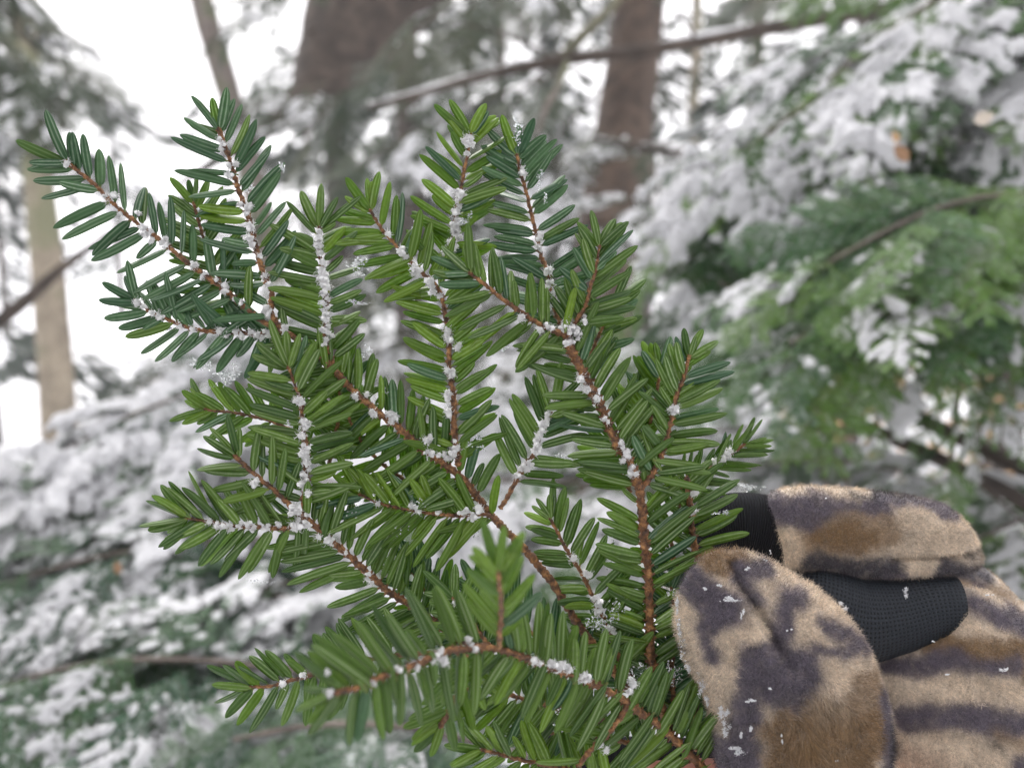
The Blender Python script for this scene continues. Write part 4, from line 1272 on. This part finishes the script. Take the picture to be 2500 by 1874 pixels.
def loft(axis, table, d0, nlev, nseg, creases=(), bumps=0.0, seed=1, sq=1.0):
    """table rows: level, low, high, depth centre offset px, half depth px. axis 'y': level is py and low/high are px"""
    T = np.array(table, float)
    lv = np.linspace(T[0, 0], T[-1, 0], nlev)
    # denser near the rounded first end
    e = (lv - lv[0]) / (lv[-1] - lv[0])
    lv = T[0, 0] + (T[-1, 0] - T[0, 0]) * (e ** 1.35)
    lo, hi, dc, hd = [smooth_interp(lv, T[:, 0], T[:, k]) for k in (1, 2, 3, 4)]
    a = np.linspace(0, 2 * np.pi, nseg, endpoint=False)
    ca, sa = np.cos(a), np.sin(a)
    ca = np.sign(ca) * np.abs(ca) ** sq
    sa = np.sign(sa) * np.abs(sa) ** sq
    c = (lo + hi) / 2
    h = (hi - lo) / 2
    A_ = c[:, None] + h[:, None] * ca[None]
    D_ = dc[:, None] - hd[:, None] * sa[None]        # negative is nearer
    Lv = np.repeat(lv[:, None], nseg, 1)
    px, py = (A_, Lv) if axis == 'y' else (Lv, A_)
    px, py, D_ = px.ravel(), py.ravel(), D_.ravel()
    p2 = np.stack([px, py], 1)
    if bumps:
        p3 = np.stack([px, py, D_], 1)
        k = vnoise(p3, 1 / 70, seed, 3) * bumps
        D_ = D_ - k * np.repeat(np.ones(nlev), nseg)
    for (pts, wd, dp) in creases:
        dist = np.full(len(px), 1e9)
        for (x0, y0), (x1, y1) in zip(pts[:-1], pts[1:]):
            dx, dy = x1 - x0, y1 - y0
            t = np.clip(((px - x0) * dx + (py - y0) * dy) / (dx * dx + dy * dy + 1e-9), 0, 1)
            dist = np.minimum(dist, np.hypot(px - x0 - t * dx, py - y0 - t * dy))
        D_ = D_ + dp * np.exp(-(dist / wd) ** 2)
    dm = d0 + D_ * PXM
    ctr = d0
    # lay out in the hand's own plane at depth d0, then push in depth
    v = cam_pt(px, py, np.full(len(px), d0)) + FW * (D_ * PXM)[:, None]
    return v, grid_faces(nlev, nseg), px, py


def fuzz(v, f, px, py, strokes, seed, count, length, parent, extra=None, reject=None):
    """short fleece fibres standing on the cloth; one stuff part"""
    r = np.random.default_rng(seed)
    a, b, c = v[f[:, 0]], v[f[:, 1]], v[f[:, 3]]
    nr = np.cross(b - a, c - a)
    ar = np.linalg.norm(nr, axis=1)
    ctr = v[f].mean(axis=1)
    cen = v.mean(axis=0)
    nr = nrm(nr)
    fl = np.sign(np.sum(nr * (ctr - cen), axis=1))
    if np.mean(fl) < 0:
        nr = -nr
    facing = np.sum(nr * (-FW), axis=1)
    pr = ar * np.clip(facing + 0.45, 0.02, None)
    fx, fy = px[f].mean(axis=1), py[f].mean(axis=1)
    pr = pr * ((fx < 2560) & (fy < 1920))
    pr = pr / pr.sum()
    idx = r.choice(len(f), count, p=pr)
    u, w = r.random(count)[:, None], r.random(count)[:, None]
    q = f[idx]
    p = (v[q[:, 0]] * (1 - u) + v[q[:, 1]] * u) * (1 - w) + (v[q[:, 3]] * (1 - u) + v[q[:, 2]] * u) * w
    X_ = (px[q].mean(1)); Y_ = (py[q].mean(1))
    n_ = nr[idx]
    comb = RT * 0.3 - UP * 0.5
    ln = length * r.uniform(0.5, 1.4, count)
    ti = r.normal(0, 0.55, (count, 3))
    if extra is not None:
        x0, y0, rad, mul = extra
        k = np.clip(1.3 - np.hypot((X_ - x0) / rad, (Y_ - y0) / (rad * 0.9)), 0, 1)
        ln = ln * (1 + mul * k)
        flow = np.stack([vnoise(np.stack([X_, Y_], 1), 1 / 40, seed + k2, 2) for k2 in (1, 2, 3)], 1)
        ti = ti * (1 - 0.75 * k)[:, None] + (flow * 2.2 - UP * 0.6) * k[:, None]
    d1 = nrm(n_ * 0.8 + ti)
    d2 = nrm(d1 + comb * 0.5 + r.normal(0, 0.5, (count, 3)) - n_ * 0.3)
    wv = nrm(np.cross(d1, FW + r.normal(0, 0.3, (count, 3)))) * (0.000030 * r.uniform(0.7, 1.5, (count, 1)))
    m_ = p + d1 * (ln * 0.5)[:, None]
    e_ = m_ + d2 * (ln * 0.5)[:, None]
    V = np.stack([p - wv, p + wv, m_ + wv * 0.8, m_ - wv * 0.8, e_], 1).reshape(-1, 3)
    k = np.arange(count) * 5
    F4 = np.stack([k, k + 1, k + 2, k + 3], 1)
    F3 = np.stack([k + 3, k + 2, k + 4], 1)
    cl = camo(X_, Y_, strokes, seed_of[id(strokes)]) * r.uniform(0.6, 1.5, (count, 1))
    cl = np.clip(np.repeat(np.column_stack([cl, np.ones(count)]), 5, axis=0), 0, 1)
    link('fuzz', make_mesh('fuzz', V - HAND_BASE, [F3, F4], [M_FUZZ], smooth=False, attrs={'camo': ('FLOAT_COLOR', cl)}), parent, kind='stuff')


seed_of = {id(STROKES): 21, id(STROKES_PALM): 22, id(STROKES_FINGER): 23}


def fleece(name, res, strokes, count, length, extra=None, label=None):
    v, f, px, py = res
    # close the ends
    cl = camo(px, py, strokes, seed_of[id(strokes)])
    rgba = np.column_stack([cl, np.ones(len(cl))])
    o = link(name, make_mesh(name, v - HAND_BASE, f, [M_FLEECE], attrs={'camo': ('FLOAT_COLOR', rgba)}), hand)
    if label:
        o['label'] = label
    grp = link('dummy', None)
    bpy.data.objects.remove(grp)
    fuzz(v, f, px, py, strokes, 5, count, length, o, extra)
    return o


# thumb
thumb = loft('y', [(1340, 1772, 1790, 0, 4), (1347, 1738, 1822, 0, 30), (1360, 1716, 1862, 0, 52), (1380, 1694, 1897, 0, 75), (1400, 1680, 1926, 0, 92), (1430, 1664, 1984, 0, 112), (1465, 1654, 2024, 0, 126), (1510, 1648, 2068, 0, 140), (1560, 1656, 2104, 0, 150),
                    (1613, 1676, 2128, 0, 155), (1652, 1698, 2138, 0, 157), (1713, 1728, 2157, 2, 157), (1783, 1744, 2164, 6, 157), (1870, 1752, 2170, 12, 160), (2000, 1760, 2190, 22, 165), (2200, 1800, 2230, 40, 170)],
             0.160, 190, 200, [([G(400, 500), G(430, 600), G(520, 730), G(590, 880)], 14, 40), ([G(590, 880), G(650, 960)], 16, 16), ([G(1040, 860), G(1180, 1100)], 40, 14)], 9, 3)
fleece('thumb', thumb, STROKES, 60000, 0.0013, (G(800, 1320)[0], G(800, 1320)[1], 120, 1.7), 'thumb of brown, tan and grey camouflage fleece with a matted brown patch')
# heel of the hand and back
palm = loft('x', [(2118, 1640, 1760, 30, 20), (2135, 1598, 1900, 30, 70), (2190, 1566, 2050, 28, 120), (2255, 1536, 2200, 25, 160), (2298, 1500, 2250, 25, 175), (2315, 1452, 2280, 25, 182), (2345, 1436, 2300, 25, 190), (2386, 1440, 2320, 25, 200), (2430, 1451, 2350, 25, 205), (2500, 1493, 2380, 30, 210),
                  (2600, 1560, 2420, 40, 220), (2800, 1700, 2500, 60, 230), (3100, 1900, 2700, 80, 230), (3400, 2100, 2900, 100, 230)],
            0.176, 220, 190, [([G(1230, 1100), G(1500, 1060), G(1800, 1100)], 30, 10), ([G(1320, 1380), G(1700, 1370)], 20, 8)], 12, 8, 0.9)
fleece('palm', palm, STROKES_PALM, 45000, 0.0011)
# finger sleeve, with the fold below it
sleeve = loft('x', [(1868, 1225, 1260, 0, 20), (1880, 1204, 1330, 0, 60), (1905, 1194, 1392, 0, 84), (1971, 1186, 1400, 0, 90), (2080, 1194, 1408, 0, 92), (2211, 1208, 1408, 0, 92), (2299, 1230, 1400, 0, 88), (2334, 1258, 1396, 0, 80), (2364, 1300, 1390, 2, 62), (2380, 1330, 1384, 4, 40), (2388, 1350, 1370, 4, 10)],
              0.178, 150, 140, [([G(1250, 455), G(1500, 450), G(1760, 430)], 8, 26), ([G(1100, 105), G(1440, 150)], 8, 8)], 8, 5, 0.92)
fleece('finger_sleeve', sleeve, STROKES_FINGER, 30000, 0.0011)
back = loft('x', [(2240, 1390, 1420, 0, 20), (2290, 1372, 1470, 0, 70), (2350, 1366, 1560, 0, 100), (2395, 1380, 1640, 0, 110), (2430, 1408, 1700, 0, 115), (2460, 1444, 1750, 0, 120), (2520, 1490, 1900, 0, 130), (2650, 1600, 2100, 0, 140), (2900, 1800, 2300, 0, 150)],
            0.192, 110, 120, [], 8, 6, 0.95)
fleece('back_of_hand', back, STROKES_FINGER, 14000, 0.0008)


# black knit pieces
def knit(name, path, d, rx, mat, ribs, flatten=0.9, nseg=90, parent=hand, ku=1.0):
    q = resample(np.array([(x, y, 0.0, dd, r) for (x, y, dd, r) in path]), 4.0)
    m = len(q)
    # round the first end
    s = np.arange(m) * 4.0
    r = q[:, 4] * np.sqrt(np.clip(1 - (1 - np.clip(s / q[0, 4], 0, 1)) ** 2, 0.0004, 1))
    tx = np.gradient(q[:, 0]); ty = np.gradient(q[:, 1]); tl = np.hypot(tx, ty) + 1e-9
    nx, ny = -ty / tl, tx / tl
    a = np.linspace(0, 2 * np.pi, nseg, endpoint=False)
    px = q[:, 0][:, None] + nx[:, None] * r[:, None] * np.cos(a)[None]
    py = q[:, 1][:, None] + ny[:, None] * r[:, None] * np.cos(a)[None]
    dz = q[:, 3][:, None] - flatten * r[:, None] * np.sin(a)[None]
    v = cam_pt(px.ravel(), py.ravel(), np.full(px.size, d)) + FW * (dz.ravel() * PXM)[:, None]
    ku_ = np.repeat(s / ribs, nseg)
    kv = np.tile(a / (2 * np.pi), m) * (2 * np.pi * q[:, 4].mean()) / ribs
    if mat is M_KNIT:
        kuv = np.stack([kv, ku_ * ku, 0 * ku_], 1)
    else:
        kuv = np.stack([np.round(kv[-1] ) * 0 + kv, ku_, 0 * ku_], 1)
    return link(name, make_mesh(name, v - HAND_BASE, grid_faces(m, nseg), [mat], attrs={'kuv': ('FLOAT_VECTOR', kuv)}), parent)


knit('knit_fingertip', [(1700, 1340, 40, 60), (1735, 1300, 22, 78), (1790, 1288, 8, 84), (1850, 1296, 0, 92), (1920, 1320, 0, 96), (2000, 1350, 10, 90)], 0.180, 90, M_KNIT, 5.0, 0.9)['label'] = 'black ribbed knit fingertip of the index finger'
knit('knit_middle_finger', [(1890, 1440, 10, 80), (1980, 1480, 0, 106), (2080, 1512, 0, 108), (2180, 1505, 0, 92), (2260, 1488, 2, 84), (2325, 1484, 4, 80), (2338, 1484, 6, 66), (2345, 1484, 8, 30)], 0.176, 90, M_GRIP, 10.0, 0.85)['label'] = 'black knit middle finger with a grid of rubber grip dots'
knit('knit_ring_finger', [(1296, 1832, 0, 42), (1380, 1838, 0, 46), (1500, 1850, 0, 52), (1700, 1860, 0, 58), (1950, 1880, 0, 62)], 0.186, 60, M_KNIT, 5.0, 0.9)
# bare skin showing under the thumb
knit_o = None
q = np.array([(1560, 1905, 0, 34), (1600, 1900, 0, 40), (1680, 1898, 0, 44), (1760, 1900, 0, 46), (1900, 1920, 0, 50), (2150, 1960, 20, 60), (2400, 2050, 40, 70)], float)
qq = resample(np.column_stack([q[:, 0], q[:, 1], np.zeros(len(q)), q[:, 2], q[:, 3]]), 8.0)
W = np.array([P(a[0], a[1], 0.162 + a[3] * PXM) for a in qq])
rr = qq[:, 4] * PXM
s = np.arange(len(qq)) * 8.0
rr = rr * np.sqrt(np.clip(1 - (1 - np.clip(s / 36, 0, 1)) ** 2, 0.02, 1))
v, f = tube(W - HAND_BASE, rr, 28)
link('finger', make_mesh('finger', v, f, [M_SKIN]), hand)['label'] = 'bare pink finger skin showing below the thumb'

# snow grains caught on the fleece
FL = []
for (cx, cy, rx, ry, c) in [(265, 1190, 22, 36, 150), (285, 1270, 14, 22, 70), (385, 1350, 22, 28, 100), (400, 1440, 18, 40, 90), (450, 1555, 28, 18, 110), (485, 1470, 12, 18, 40), (535, 1440, 12, 24, 40), (430, 710, 40, 12, 60), (355, 640, 16, 8, 26), (270, 660, 14, 10, 22),
                            (490, 800, 8, 26, 40), (540, 1280, 26, 10, 50), (180, 1100, 22, 22, 60), (120, 740, 12, 40, 50), (130, 900, 12, 60, 50), (705, 1490, 8, 16, 22), (1070, 1540, 8, 22, 34), (1200, 1480, 8, 22, 30), (1290, 1330, 14, 28, 60),
                            (750, 885, 10, 6, 14), (1000, 885, 12, 6, 14), (515, 545, 14, 10, 22), (610, 500, 10, 8, 14), (1015, 1630, 6, 16, 16), (640, 1215, 8, 8, 10)]:
    x, y = G(cx, cy)
    # depth of the thumb surface there
    lo = np.interp(y, [1360, 1400, 1465, 1560, 1652, 1783, 1900], [1716, 1680, 1654, 1656, 1698, 1744, 1752])
    hi = np.interp(y, [1360, 1400, 1465, 1560, 1652, 1783, 1900], [1862, 1926, 2024, 2104, 2138, 2164, 2170])
    hd = np.interp(y, [1360, 1400, 1465, 1560, 1652, 1900], [52, 92, 126, 150, 157, 160])
    u = np.clip((x - (lo + hi) / 2) / ((hi - lo) / 2), -0.97, 0.97)
    FL.append((x, y, 160 - hd * 0.08 * math.sqrt(1 - u * u) - 0.5, rx / 2.29, ry / 2.29, c))
for (cx, cy, rx, ry, c, d) in [(1045, 750, 22, 24, 50, 163), (1410, 670, 18, 20, 50, 168.5), (950, 152, 8, 5, 10, 170), (1940, 1110, 24, 14, 30, 160), (1560, 950, 8, 5, 8, 163), (1765, 495, 20, 14, 24, 174), (1630, 1135, 12, 5, 12, 161), (1880, 690, 20, 5, 14, 163), (640, 450, 8, 8, 8, 168)]:
    x, y = G(cx, cy)
    FL.append((x, y, d, rx / 2.29, ry / 2.29, c))
# keep the grains where they would sit: re-project so that they keep their place in the cloth
fix = []
for (x, y, d, rx, ry, c) in FL:
    fix.append((x, y, d, rx, ry, c))
v, f = chips(fix, 2.6, 0.7, 2.3)
link('snow_grains', make_mesh('snow_grains', v - HAND_BASE, f, [M_SNOW], smooth=False), hand, kind='stuff')

# ------------------------------------------------------------------ misty winter air, also standing in for glare at the upper left
hz = bpy.data.materials.new('haze')
hz.use_nodes = True
hz.node_tree.nodes.clear()
pv = hz.node_tree.nodes.new('ShaderNodeVolumePrincipled')
pv.inputs['Color'].default_value = (0.97, 0.97, 1.0, 1)
pv.inputs['Density'].default_value = HAZE
ho = hz.node_tree.nodes.new('ShaderNodeOutputMaterial')
hz.node_tree.links.new(pv.outputs[0], ho.inputs['Volume'])
x0, x1, y0, y1, z0, z1 = -61, 61, -31, 151, -2, 20
hv = np.array([(x, y, z) for x in (x0, x1) for y in (y0, y1) for z in (z0, z1)], float)
hf = np.array([(0, 1, 3, 2), (4, 6, 7, 5), (0, 4, 5, 1), (2, 3, 7, 6), (0, 2, 6, 4), (1, 5, 7, 3)])
link('haze', make_mesh('haze', hv, hf, [hz], smooth=False), kind='stuff')
